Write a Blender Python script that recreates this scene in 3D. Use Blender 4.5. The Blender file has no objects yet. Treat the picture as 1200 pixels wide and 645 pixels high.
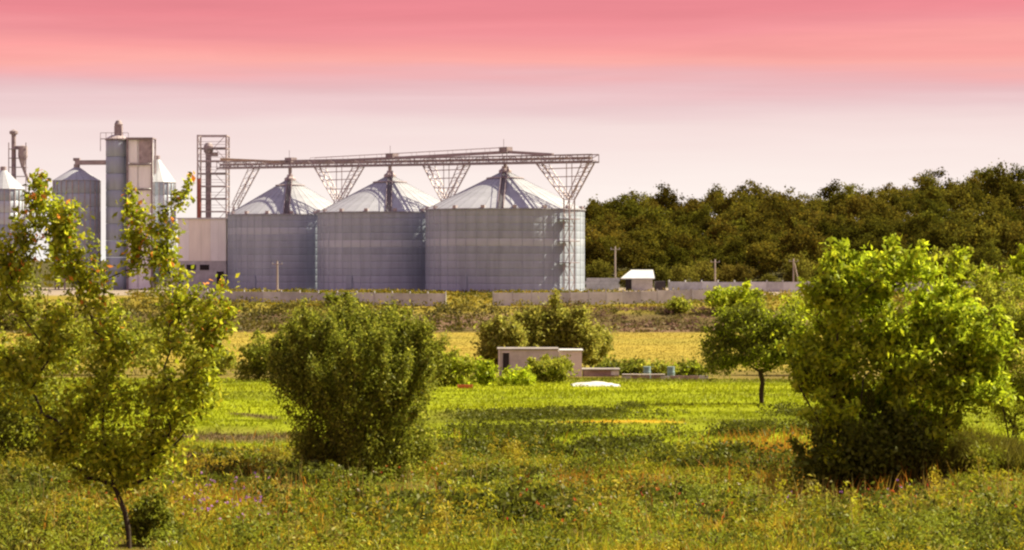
import bpy, math
import numpy as np
from mathutils import Vector

rng = np.random.default_rng(7)
R = math.radians
S = bpy.context.scene
COL = S.collection

# ------------------------------------------------------------------ camera
F = 2706.0            # focal length in pixels of a 1200 px wide picture
CZ = 11.0             # eye height above the lowest ground
HY = 300.0            # horizon row
cam_d = bpy.data.cameras.new('camera')
cam = bpy.data.objects.new('camera', cam_d)
COL.objects.link(cam)
cam.location = (0, 0, CZ)
cam.rotation_euler = (R(90), 0, 0)
cam_d.sensor_width = 36.0
cam_d.lens = 36.0 * F / 1200.0
cam_d.shift_y = -(322.5 - HY) / 1200.0
cam_d.clip_start = 0.5
cam_d.clip_end = 9000
S.camera = cam

# ------------------------------------------------------------------ light
SUN_EL, SUN_AZ = 46.0, 19.0      # azimuth: degrees behind the picture plane, from the right
def lin(c):
    c = c / 255.0
    return c / 12.92 if c <= 0.04045 else ((c + 0.055) / 1.055) ** 2.4
def srgb(r, g, b, k=1.0):
    return (lin(r) * k, lin(g) * k, lin(b) * k, 1.0)

W = bpy.data.worlds.new('World')
S.world = W
W.use_nodes = True
nt = W.node_tree
nt.nodes.clear()
def N(t, typ, **kw):
    n = t.nodes.new(typ)
    for k, v in kw.items():
        setattr(n, k, v)
    return n
out = N(nt, 'ShaderNodeOutputWorld')
sky = N(nt, 'ShaderNodeTexSky', sky_type='NISHITA')
sky.sun_disc = False
sky.sun_elevation = R(SUN_EL)
sky.sun_rotation = R(90 - SUN_AZ)
sky.dust_density = 3.0
bg1 = N(nt, 'ShaderNodeBackground')
bg1.inputs['Strength'].default_value = 0.06
nt.links.new(sky.outputs[0], bg1.inputs['Color'])
# dusk veil of pink cloud: colour by elevation, the band edges feathered by stretched noise
tc = N(nt, 'ShaderNodeTexCoord')
mp = N(nt, 'ShaderNodeMapping')
mp.inputs['Scale'].default_value = (2.2, 2.2, 38)
nt.links.new(tc.outputs['Generated'], mp.inputs[0])
nz = N(nt, 'ShaderNodeTexNoise')
nz.inputs['Scale'].default_value = 1.6
nz.inputs['Detail'].default_value = 5
nz.inputs['Roughness'].default_value = 0.5
nt.links.new(mp.outputs[0], nz.inputs['Vector'])
sx = N(nt, 'ShaderNodeSeparateXYZ')
nt.links.new(tc.outputs['Generated'], sx.inputs[0])
m1 = N(nt, 'ShaderNodeMath', operation='SUBTRACT'); nt.links.new(nz.outputs[0], m1.inputs[0]); m1.inputs[1].default_value = 0.5
m2 = N(nt, 'ShaderNodeMath', operation='MULTIPLY_ADD'); nt.links.new(m1.outputs[0], m2.inputs[0]); m2.inputs[1].default_value = 0.026
nt.links.new(sx.outputs['Z'], m2.inputs[2])
m3 = N(nt, 'ShaderNodeMath', operation='MAXIMUM'); nt.links.new(m2.outputs[0], m3.inputs[0]); m3.inputs[1].default_value = 0.0
m4 = N(nt, 'ShaderNodeMath', operation='POWER'); nt.links.new(m3.outputs[0], m4.inputs[0]); m4.inputs[1].default_value = 0.5
ramp = N(nt, 'ShaderNodeValToRGB')
stops = [(0.0, (255, 249, 243)), (0.028, (254, 241, 235)), (0.0551, (243, 219, 217)), (0.064, (235, 202, 204)),
         (0.0725, (231, 184, 188)), (0.0785, (238, 172, 174)), (0.0835, (251, 170, 163)), (0.090, (248, 157, 154)),
         (0.098, (239, 144, 149)), (0.106, (233, 131, 139)), (0.125, (229, 127, 138)), (0.20, (220, 140, 154)),
         (0.40, (206, 164, 182)), (1.0, (184, 186, 212))]
cr = ramp.color_ramp
while len(cr.elements) < len(stops):
    cr.elements.new(0.5)
for e, (z, c) in zip(cr.elements, stops):
    e.position = math.sqrt(z)
for e, (z, c) in zip(cr.elements, stops):
    e.color = srgb(*c)
nt.links.new(m4.outputs[0], ramp.inputs[0])
bg2 = N(nt, 'ShaderNodeBackground')
mp2 = N(nt, 'ShaderNodeMapping')
mp2.inputs['Scale'].default_value = (4, 4, 75)
mp2.inputs['Rotation'].default_value = (0.0, 0.012, 0)
nt.links.new(tc.outputs['Generated'], mp2.inputs[0])
nz2 = N(nt, 'ShaderNodeTexNoise')
nz2.inputs['Scale'].default_value = 1.3
nz2.inputs['Detail'].default_value = 6
nz2.inputs['Roughness'].default_value = 0.62
nz2.inputs['Distortion'].default_value = 0.6
nt.links.new(mp2.outputs[0], nz2.inputs['Vector'])
mrs = N(nt, 'ShaderNodeMapRange')
mrs.inputs['From Min'].default_value = 0.3; mrs.inputs['From Max'].default_value = 0.7
mrs.inputs['To Min'].default_value = -0.06; mrs.inputs['To Max'].default_value = 0.06
nt.links.new(nz2.outputs[0], mrs.inputs['Value'])
mrz = N(nt, 'ShaderNodeMapRange')      # streaks belong to the cloud sheet, not to the clear strip under it
mrz.inputs['From Min'].default_value = 0.045; mrz.inputs['From Max'].default_value = 0.085
mrz.inputs['To Min'].default_value = 0.12; mrz.inputs['To Max'].default_value = 1.0
nt.links.new(sx.outputs['Z'], mrz.inputs['Value'])
mst = N(nt, 'ShaderNodeMath', operation='MULTIPLY_ADD'); mst.inputs[2].default_value = 1.0
nt.links.new(mrs.outputs[0], mst.inputs[0]); nt.links.new(mrz.outputs[0], mst.inputs[1])
vms = N(nt, 'ShaderNodeVectorMath', operation='SCALE')
nt.links.new(ramp.outputs[0], vms.inputs[0]); nt.links.new(mst.outputs[0], vms.inputs['Scale'])
nt.links.new(vms.outputs[0], bg2.inputs['Color'])
bg2.inputs['Strength'].default_value = 0.415
mx = N(nt, 'ShaderNodeMixShader')
mx.inputs[0].default_value = 0.94
nt.links.new(bg1.outputs[0], mx.inputs[1])
nt.links.new(bg2.outputs[0], mx.inputs[2])
nt.links.new(mx.outputs[0], out.inputs['Surface'])

sun_d = bpy.data.lights.new('sun', 'SUN')
sun_d.energy = 5.0
sun_d.angle = R(0.6)
sun_d.color = (1.0, 0.88, 0.62)
sun = bpy.data.objects.new('sun', sun_d)
COL.objects.link(sun)
to_sun = Vector((math.cos(R(SUN_AZ)) * math.cos(R(SUN_EL)), math.sin(R(SUN_AZ)) * math.cos(R(SUN_EL)), math.sin(R(SUN_EL))))
sun.rotation_euler = to_sun.to_track_quat('Z', 'Y').to_euler()
sun.location = to_sun * 200

S.view_settings.view_transform = 'Standard'
S.view_settings.look = 'None'
S.view_settings.exposure = 1.35
S.view_settings.gamma = 1.0
S.view_settings.use_curve_mapping = False
S.render.engine = 'CYCLES'
S.cycles.use_denoising = True
S.cycles.filter_width = 2.3
S.cycles.max_bounces = 6
S.cycles.transparent_max_bounces = 8

# ------------------------------------------------------------------ materials
def mat(name):
    m = bpy.data.materials.new(name)
    m.use_nodes = True
    t = m.node_tree
    t.nodes.clear()
    o = N(t, 'ShaderNodeOutputMaterial')
    return m, t, o

def surf(name, col, rough=0.8, metal=0.0, var=0.25, scale=1.0, stretch=(1, 1, 1), bump=0.0, spec=0.3, col2=None):
    """Principled with mottled colour: two noises, the second finer."""
    m, t, o = mat(name)
    b = N(t, 'ShaderNodeBsdfPrincipled')
    b.inputs['Roughness'].default_value = rough
    b.inputs['Metallic'].default_value = metal
    b.inputs['Specular IOR Level'].default_value = spec
    c = N(t, 'ShaderNodeTexCoord')
    mpn = N(t, 'ShaderNodeMapping')
    mpn.inputs['Scale'].default_value = [s * scale for s in stretch]
    t.links.new(c.outputs['Object'], mpn.inputs[0])
    n1 = N(t, 'ShaderNodeTexNoise')
    n1.inputs['Scale'].default_value = 1.0
    n1.inputs['Detail'].default_value = 6
    n1.inputs['Roughness'].default_value = 0.6
    t.links.new(mpn.outputs[0], n1.inputs['Vector'])
    r = N(t, 'ShaderNodeValToRGB')
    r.color_ramp.elements[0].position = 0.3
    r.color_ramp.elements[1].position = 0.7
    lo = col2 if col2 else tuple(x * (1 - var) for x in col)
    hi = tuple(min(1, x * (1 + var * 0.7)) for x in col)
    r.color_ramp.elements[0].color = (*lo, 1)
    r.color_ramp.elements[1].color = (*hi, 1)
    t.links.new(n1.outputs[0], r.inputs[0])
    t.links.new(r.outputs[0], b.inputs['Base Color'])
    if bump:
        bp = N(t, 'ShaderNodeBump')
        bp.inputs['Strength'].default_value = bump
        t.links.new(n1.outputs[0], bp.inputs['Height'])
        t.links.new(bp.outputs[0], b.inputs['Normal'])
    t.links.new(b.outputs[0], o.inputs['Surface'])
    return m

def leafmat(name, trans=0.42, per_object=0.0, gloss=0.012, both=False):
    m, t, o = mat(name)
    a = N(t, 'ShaderNodeAttribute', attribute_name='Col')
    src = a.outputs['Color']
    if per_object:
        oi = N(t, 'ShaderNodeObjectInfo')
        hs = N(t, 'ShaderNodeHueSaturation')
        mr = N(t, 'ShaderNodeMapRange')
        mr.inputs['To Min'].default_value = 1 - per_object
        mr.inputs['To Max'].default_value = 1 + per_object
        t.links.new(oi.outputs['Random'], mr.inputs['Value'])
        t.links.new(mr.outputs[0], hs.inputs['Value'])
        wn = N(t, 'ShaderNodeTexWhiteNoise', noise_dimensions='1D')
        t.links.new(oi.outputs['Random'], wn.inputs['W'])
        mh = N(t, 'ShaderNodeMapRange')
        mh.inputs['To Min'].default_value = 0.462
        mh.inputs['To Max'].default_value = 0.512
        t.links.new(wn.outputs['Value'], mh.inputs['Value'])
        t.links.new(mh.outputs[0], hs.inputs['Hue'])
        t.links.new(src, hs.inputs['Color'])
        src = hs.outputs[0]
    d = N(t, 'ShaderNodeBsdfDiffuse')
    tr = N(t, 'ShaderNodeBsdfTranslucent')
    g = N(t, 'ShaderNodeBsdfGlossy')
    g.inputs['Roughness'].default_value = 0.5
    g.inputs['Color'].default_value = (0.8, 0.8, 0.7, 1)
    t.links.new(src, d.inputs['Color'])
    t.links.new(src, tr.inputs['Color'])
    if both:      # a leaf reflects and transmits at once
        x1 = N(t, 'ShaderNodeAddShader')
        t.links.new(d.outputs[0], x1.inputs[0]); t.links.new(tr.outputs[0], x1.inputs[1])
    else:
        x1 = N(t, 'ShaderNodeMixShader'); x1.inputs[0].default_value = trans
        t.links.new(d.outputs[0], x1.inputs[1]); t.links.new(tr.outputs[0], x1.inputs[2])
    x2 = N(t, 'ShaderNodeMixShader'); x2.inputs[0].default_value = gloss
    t.links.new(x1.outputs[0], x2.inputs[1]); t.links.new(g.outputs[0], x2.inputs[2])
    t.links.new(x2.outputs[0], o.inputs['Surface'])
    return m

M = {}
M['leaf'] = leafmat('leaf', both=True)
M['weed'] = leafmat('weed_leaf')
M['forest_leaf'] = leafmat('forest_leaf', 0.36, 0.5, 0.0)
M['edge_leaf'] = leafmat('edge_leaf', 0.36, 0.3, 0.0)
M['grass'] = leafmat('grass_blade', 0.45, 0, 0.01)
M['bark'] = surf('bark', (0.055, 0.042, 0.03), 0.95, var=0.5, scale=9, stretch=(1, 1, 0.25), bump=0.4, spec=0.1)
M['steel'] = surf('galvanised_steel', (0.335, 0.395, 0.48), 0.5, 0.2, 0.17, 0.9, (1, 1, 0.10))
M['steel_dull'] = surf('weathered_galvanised_steel', (0.305, 0.365, 0.445), 0.52, 0.2, 0.17, 0.9, (1, 1, 0.12))
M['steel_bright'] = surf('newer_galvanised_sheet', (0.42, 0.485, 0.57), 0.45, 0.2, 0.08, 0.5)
M['roof_steel'] = surf('roof_sheet', (0.33, 0.345, 0.39), 0.55, 0.15, 0.16, 0.6)
M['frame'] = surf('painted_steel_frame', (0.28, 0.235, 0.255), 0.7, 0.2, 0.35, 1.5)
M['frame_pale'] = surf('galvanised_frame', (0.40, 0.35, 0.37), 0.6, 0.3, 0.3, 1.5)
M['rust'] = surf('rust_red_pipe', (0.30, 0.10, 0.08), 0.8, 0.1, 0.3, 1.2)
M['conveyor'] = surf('conveyor_housing', (0.34, 0.29, 0.31), 0.65, 0.3, 0.25, 0.8)
M['walk'] = surf('walkway_timber', (0.40, 0.29, 0.20), 0.85, 0, 0.3, 1.0)
M['cream'] = surf('cream_cladding', (0.85, 0.83, 0.75), 0.75, 0, 0.12, 0.8, (1, 1, 0.2))
M['pale'] = surf('off_white_cladding', (0.86, 0.89, 0.89), 0.7, 0, 0.1, 0.8, (1, 1, 0.2))
M['concrete'] = surf('concrete', (0.46, 0.47, 0.49), 0.9, 0, 0.25, 0.9, (1, 1, 1), 0.15)
M['concrete_pale'] = surf('pale_concrete', (0.58, 0.60, 0.62), 0.9, 0, 0.2, 0.9, (1, 1, 1), 0.15)
M['plaster'] = surf('pinkish_plaster', (0.50, 0.475, 0.455), 0.9, 0, 0.22, 1.3, (1, 1, 1), 0.15)
M['plaster_pale'] = surf('pale_pink_plaster', (0.66, 0.60, 0.56), 0.9, 0, 0.15, 1.3, (1, 1, 1), 0.1)
M['white_sheet'] = surf('white_sheet', (0.50, 0.50, 0.50), 0.7, 0, 0.3, 1.6)
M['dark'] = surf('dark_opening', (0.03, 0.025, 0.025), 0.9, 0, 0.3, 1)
M['dark_metal'] = surf('dark_container_paint', (0.06, 0.05, 0.055), 0.7, 0.1, 0.3, 1)
M['brown_wall'] = surf('weathered_boards', (0.36, 0.26, 0.23), 0.9, 0, 0.3, 1.5)
M['pole'] = surf('weathered_pole', (0.40, 0.35, 0.30), 0.9, 0, 0.25, 2, (1, 1, 0.2))
M['blue'] = surf('faded_blue_plastic', (0.20, 0.30, 0.34), 0.6, 0, 0.25, 3)
M['stone'] = surf('pale_stone', (0.62, 0.55, 0.48), 0.9, 0, 0.25, 8, (1, 1, 1), 0.3)
M['orange'] = surf('orange_plastic', (0.45, 0.12, 0.04), 0.6, 0, 0.2, 3)
M['felt'] = surf('roofing_felt', (0.22, 0.20, 0.19), 0.95, 0, 0.35, 1.4)
M['eave'] = surf('eave_strip', (0.26, 0.245, 0.28), 0.6, 0.4, 0.2, 1)

# ------------------------------------------------------------------ object helpers
def tag(o, label=None, cat=None, group=None, kind=None):
    if label: o['label'] = label
    if cat: o['category'] = cat
    if group: o['group'] = group
    if kind: o['kind'] = kind
    return o

def thing(name, label, cat, loc, group=None):
    o = bpy.data.objects.new(name, None)
    o.empty_display_size = 0.5
    o.location = loc
    COL.objects.link(o)
    return tag(o, label, cat, group)

def wloc(o):
    v = np.zeros(3)
    while o is not None:
        v += np.array(o.location)
        o = o.parent
    return v

class MB:
    """Collects hard-surface shapes given in world coordinates into one mesh."""
    def __init__(self):
        self.v, self.f = [], []
    def add(self, vs, fs):
        k = len(self.v)
        self.v += [tuple(map(float, p)) for p in vs]
        self.f += [tuple(i + k for i in q) for q in fs]
        return self
    def box(self, c, s, rz=0.0):
        ca, sa = math.cos(rz), math.sin(rz)
        vs = []
        for dz in (-.5, .5):
            for dx, dy in ((-.5, -.5), (.5, -.5), (.5, .5), (-.5, .5)):
                x, y = dx * s[0], dy * s[1]
                vs.append((c[0] + x * ca - y * sa, c[1] + x * sa + y * ca, c[2] + dz * s[2]))
        return self.add(vs, [(3, 2, 1, 0), (4, 5, 6, 7), (0, 1, 5, 4), (1, 2, 6, 5), (2, 3, 7, 6), (3, 0, 4, 7)])
    def bar(self, p, q, w, h=None):
        p, q = Vector(p), Vector(q)
        h = h or w
        d = (q - p).normalized()
        up = Vector((0, 0, 1)) if abs(d.z) < 0.95 else Vector((1, 0, 0))
        a = d.cross(up).normalized(); b = a.cross(d).normalized()
        vs = [c + a * sx * w / 2 + b * sy * h / 2 for c in (p, q) for sx, sy in ((-1, -1), (1, -1), (1, 1), (-1, 1))]
        return self.add(vs, [(3, 2, 1, 0), (4, 5, 6, 7), (0, 1, 5, 4), (1, 2, 6, 5), (2, 3, 7, 6), (3, 0, 4, 7)])
    def tube(self, p, q, r0, r1=None, n=10):
        r1 = r0 if r1 is None else r1
        p, q = Vector(p), Vector(q)
        d = (q - p).normalized()
        up = Vector((0, 0, 1)) if abs(d.z) < 0.95 else Vector((1, 0, 0))
        a = d.cross(up).normalized(); b = a.cross(d).normalized()
        vs = []
        for c, r in ((p, r0), (q, r1)):
            for i in range(n):
                t = 2 * math.pi * i / n
                vs.append(c + a * r * math.cos(t) + b * r * math.sin(t))
        fs = [(i, (i + 1) % n, n + (i + 1) % n, n + i) for i in range(n)]
        fs += [tuple(range(n))[::-1], tuple(range(n, 2 * n))]
        return self.add(vs, fs)
    def lathe(self, c, prof, n=48, closed=False):
        vs, fs = [], []
        for r, z in prof:
            for i in range(n):
                t = 2 * math.pi * i / n
                vs.append((c[0] + r * math.cos(t), c[1] + r * math.sin(t), c[2] + z))
        m = len(prof)
        for j in range(m - 1 + (1 if closed else 0)):
            k = (j + 1) % m
            for i in range(n):
                fs.append((j * n + i, j * n + (i + 1) % n, k * n + (i + 1) % n, k * n + i))
        return self.add(vs, fs)
    def build(self, name, m, parent=None, label=None, cat=None, group=None, kind=None, smooth=False, origin=None):
        off = wloc(parent) if parent is not None else (np.array(origin) if origin is not None else np.zeros(3))
        me = bpy.data.meshes.new(name)
        me.from_pydata([(v[0] - off[0], v[1] - off[1], v[2] - off[2]) for v in self.v], [], self.f)
        me.materials.append(m)
        if smooth:
            me.polygons.foreach_set('use_smooth', [True] * len(me.polygons))
        me.update()
        o = bpy.data.objects.new(name, me)
        COL.objects.link(o)
        if parent is not None: o.parent = parent
        elif origin is not None: o.location = origin
        return tag(o, label, cat, group, kind)

def np_mesh(name, V, Q, m, col=None, parent=None, off=None, smooth=False):
    """Mesh from numpy arrays: V (n,3), Q (k,3 or 4) indices, col (n,3) linear colours."""
    me = bpy.data.meshes.new(name)
    V = np.asarray(V, np.float32)
    if off is not None: V = V - np.asarray(off, np.float32)
    Q = np.asarray(Q, np.int32)
    k = Q.shape[1]
    me.vertices.add(len(V)); me.vertices.foreach_set('co', V.ravel())
    me.loops.add(Q.size); me.loops.foreach_set('vertex_index', Q.ravel())
    me.polygons.add(len(Q)); me.polygons.foreach_set('loop_start', np.arange(0, Q.size, k, dtype=np.int32))
    if smooth: me.polygons.foreach_set('use_smooth', np.ones(len(Q), bool))
    me.update(calc_edges=True)
    if col is not None:
        at = me.color_attributes.new('Col', 'FLOAT_COLOR', 'POINT')
        c4 = np.ones((len(V), 4), np.float32); c4[:, :3] = col
        at.data.foreach_set('color', c4.ravel())
    me.materials.append(m)
    o = bpy.data.objects.new(name, me)
    COL.objects.link(o)
    if parent is not None: o.parent = parent
    return o

# ------------------------------------------------------------------ terrain
def vnoise(x, y, seed=0):
    x = np.asarray(x, float); y = np.asarray(y, float)
    xi, yi = np.floor(x), np.floor(y)
    fx, fy = x - xi, y - yi
    fx = fx * fx * (3 - 2 * fx); fy = fy * fy * (3 - 2 * fy)
    def h(a, b):
        s = np.sin(a * 127.1 + b * 311.7 + seed * 74.7) * 43758.5453
        return s - np.floor(s)
    return (h(xi, yi) * (1 - fx) + h(xi + 1, yi) * fx) * (1 - fy) + (h(xi, yi + 1) * (1 - fx) + h(xi + 1, yi + 1) * fx) * fy
def fbm(x, y, seed=0, o=4):
    s, a, n = 0, 0.5, 0
    for i in range(o):
        s = s + a * vnoise(np.asarray(x) * 2 ** i, np.asarray(y) * 2 ** i, seed + i * 3)
        n += a; a *= 0.5
    return s / n
def sstep(a, b, x):
    t = np.clip((np.asarray(x, float) - a) / (b - a), 0, 1)
    return t * t * (3 - 2 * t)

prof = [(30, 646), (36, 613), (48, 572), (60, 537), (75, 504), (100, 473), (130, 457), (160, 449.5), (190, 443),
        (230, 424), (290, 391), (296, 384), (306, 365), (318, 358), (340, 346.5), (362, 342.5), (400, 340), (450, 335)]
PD = [-200, 0, 10, 20] + [d for d, p in prof] + [520, 700, 9000]
PZ = [CZ - 1.7, CZ - 1.7, CZ - 2.3, CZ - 3.05] + [CZ - (p - HY) * d / F for d, p in prof] + [CZ - 5.8, CZ - 5.9, CZ - 20]
def ridge(x):
    return np.interp(x, [-120, -40, 0, 22, 30, 80, 135, 260, 500, 3000], [CZ - 6, CZ - 6, CZ - 1, CZ + 2.4, CZ + 4.6, CZ + 7.6, CZ + 11.5, CZ + 17, CZ + 19, CZ + 9])
def H(x, y):
    x = np.asarray(x, float); y = np.asarray(y, float)
    z = np.interp(y, PD, PZ)
    near = 1 - sstep(70, 120, y)
    z = z + (fbm(x * 0.22, y * 0.22, 5) - 0.5) * 0.5 * near * sstep(8, 25, y)
    z = z + (fbm(x * 0.03, y * 0.03, 9) - 0.5) * 0.8 * (1 - sstep(200, 300, y)) * sstep(30, 90, y)
    # rise of grass at the lower right
    z = z + 0.55 * np.exp(-(((x - 8.4) / 2.2) ** 2 + ((y - 46) / 4.0) ** 2))
    # wooded hill
    z = z + sstep(432, 610, y) * (ridge(x) - np.interp(y, PD, PZ)) * (1 - sstep(900, 2500, y) * 0.9)
    return z
def Hs(x, y):
    return float(H(x, y))
DS = np.linspace(22, 470, 3000)
def gp(px, py):
    """Ground point seen at a picture position."""
    x = (px - 600) / F * DS
    p = HY + F * (CZ - H(x, DS)) / DS
    i = int(np.argmax(p <= py))
    d = DS[i]
    return np.array((x[i], d, Hs(x[i], d)))
def at(px, py, d):
    return np.array(((px - 600) / F * d, d, CZ + (HY - py) / F * d))

def ground_col(x, y):
    x = np.asarray(x, float); y = np.asarray(y, float)
    px = 600 + F * x / np.maximum(y, 5)
    w = (fbm(x * 0.08, y * 0.08, 21) - 0.5)
    yy = y + w * 10 * sstep(20, 80, y)
    n = fbm(x * 0.5, y * 0.5, 31)
    n2 = fbm(x * 0.06, y * 0.05, 33)
    c = np.zeros(x.shape + (3,))
    def setc(mask, col):
        m = np.clip(mask, 0, 1)[..., None]
        c[:] = c * (1 - m) + np.array(col) * m
    setc(np.ones_like(x), (0.105, 0.085, 0.018))
    setc(sstep(0.45, 0.7, n) * 0.8, (0.13, 0.125, 0.018))
    setc(sstep(0.55, 0.75, fbm(x * 0.35, y * 0.35, 41)) * 0.6, (0.15, 0.085, 0.02))
    # lush crop field
    f = sstep(57, 64, yy) * (1 - sstep(172, 182, y + w * 6))
    setc(f, (0.19, 0.225, 0.006))
    setc(f * sstep(0.5, 0.66, n2) * 0.6, (0.13, 0.15, 0.008))
    setc(f * sstep(0.55, 0.7, fbm(x * 0.02, y * 0.12, 44)) * 0.7, (0.085, 0.085, 0.012))
    setc(f * sstep(0.52, 0.66, fbm(x * 0.015, y * 0.10, 47)) * 0.6, (0.24, 0.265, 0.008))
    band = np.exp(-((y - 90 - w * 4) / 4.5) ** 2) * sstep(480, 530, px) * (1 - sstep(690, 730, px))
    setc(band * 0.75, (0.085, 0.075, 0.02))
    # strip of dry golden grass and tilled strips
    s = np.exp(-((y - 79.2 - w * 1.5) / 0.9) ** 4) * sstep(640, 665, px) * (1 - sstep(790, 815, px))
    setc(s, (0.42, 0.27, 0.02))
    s = np.exp(-((y - 57.5 - w * 3) / 2.0) ** 4) * sstep(120, 170, px) * (1 - sstep(370, 400, px))
    setc(s * 0.9, (0.05, 0.026, 0.016))
    s = np.exp(-((y - 69 - w * 6) / 4.2) ** 4) * sstep(150, 175, px) * (1 - sstep(330, 370, px)) * sstep(0.35, 0.55, n)
    setc(s * 0.85, (0.085, 0.05, 0.035))
    s = np.exp(-((y - 92 + (px - 290) * 0.08) / 2.0) ** 4) * sstep(262, 275, px) * (1 - sstep(320, 335, px))
    setc(s * 0.9, (0.06, 0.035, 0.022))
    # yard by the hut
    setc(sstep(178, 183, y + w * 5) * (1 - sstep(203, 210, yy)), (0.15, 0.12, 0.03))
    # golden hay field
    g = sstep(203, 212, yy) * (1 - sstep(290, 292.5, y + w * 2))
    setc(g, (0.27, 0.205, 0.035))
    setc(g * sstep(.5, .62, fbm(x * .03, y * .03, 58)) * .6, (0.225, 0.185, 0.03))
    setc(g * sstep(0.45, 0.65, fbm(x * 0.012, y * 0.08, 51)) * 0.6, (0.20, 0.175, 0.03))
    # bank
    b = sstep(290, 292.5, y + w * 2) * (1 - sstep(303, 307, y + w * 3))
    setc(b, (0.10, 0.075, 0.03))
    setc(b * sstep(0.42, 0.6, fbm(x * 0.1, y * 0.1, 53)) * 0.8, (0.17, 0.105, 0.075))
    # rough grass above the bank, gravel of the yard round the silos
    t = sstep(303, 307, y + w * 3)
    setc(t, (0.20, 0.16, 0.025))
    setc(t * sstep(0.45, 0.62, fbm(x * 0.09, y * 0.09, 57)) * 0.7, (0.13, 0.12, 0.018))
    setc(sstep(337, 345, y + w * 4) * (1 - sstep(40, 60, x)), (0.24, 0.20, 0.16))
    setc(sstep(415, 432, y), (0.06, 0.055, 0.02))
    return c

def axis(segs):
    a = []
    for lo, hi, st in segs:
        a.append(np.arange(lo, hi, st))
    return np.concatenate(a + [np.array([segs[-1][1]])])
gy = axis([(-150, 20, 10), (20, 70, 0.35), (70, 130, 0.8), (130, 210, 1.6), (210, 285, 4), (285, 325, 1.0), (325, 440, 4), (440, 660, 10), (660, 1500, 60), (1500, 8000, 500)])
gxp = axis([(0, 16, 0.35), (16, 45, 0.9), (45, 90, 2.5), (90, 200, 8), (200, 600, 40), (600, 6000, 450)])
gx = np.concatenate([-gxp[:0:-1], gxp])
GX, GY = np.meshgrid(gx, gy)
GZ = H(GX, GY)
V = np.stack([GX, GY, GZ], -1).reshape(-1, 3)
nx, ny = len(gx), len(gy)
ii = (np.arange(ny - 1)[:, None] * nx + np.arange(nx - 1)[None, :]).ravel()
Q = np.stack([ii, ii + 1, ii + nx + 1, ii + nx], 1)
m, t, o = mat('ground')
a = N(t, 'ShaderNodeAttribute', attribute_name='Col')
tcn = N(t, 'ShaderNodeTexCoord')
n1 = N(t, 'ShaderNodeTexNoise'); n1.inputs['Scale'].default_value = 3.0; n1.inputs['Detail'].default_value = 8; n1.inputs['Roughness'].default_value = 0.7
n2 = N(t, 'ShaderNodeTexNoise'); n2.inputs['Scale'].default_value = 0.35; n2.inputs['Detail'].default_value = 6
t.links.new(tcn.outputs['Object'], n1.inputs['Vector']); t.links.new(tcn.outputs['Object'], n2.inputs['Vector'])
ad = N(t, 'ShaderNodeMath', operation='ADD'); t.links.new(n1.outputs[0], ad.inputs[0]); t.links.new(n2.outputs[0], ad.inputs[1])
mr = N(t, 'ShaderNodeMapRange'); mr.inputs['From Min'].default_value = 0.6; mr.inputs['From Max'].default_value = 1.4
mr.inputs['To Min'].default_value = 0.5; mr.inputs['To Max'].default_value = 1.5
t.links.new(ad.outputs[0], mr.inputs['Value'])
vm = N(t, 'ShaderNodeVectorMath', operation='SCALE')
t.links.new(a.outputs['Color'], vm.inputs[0]); t.links.new(mr.outputs[0], vm.inputs['Scale'])
b = N(t, 'ShaderNodeBsdfPrincipled'); b.inputs['Roughness'].default_value = 0.95; b.inputs['Specular IOR Level'].default_value = 0.05
t.links.new(vm.outputs[0], b.inputs['Base Color'])
bp = N(t, 'ShaderNodeBump'); bp.inputs['Strength'].default_value = 0.6; bp.inputs['Distance'].default_value = 0.15
t.links.new(n1.outputs[0], bp.inputs['Height']); t.links.new(bp.outputs[0], b.inputs['Normal'])
t.links.new(b.outputs[0], o.inputs['Surface'])
M['ground'] = m
g = np_mesh('ground', V, Q, M['ground'], ground_col(GX, GY).reshape(-1, 3), smooth=True)
tag(g, 'rolling ground of weeds, green crop field and golden hay field', 'ground', kind='structure')

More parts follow.
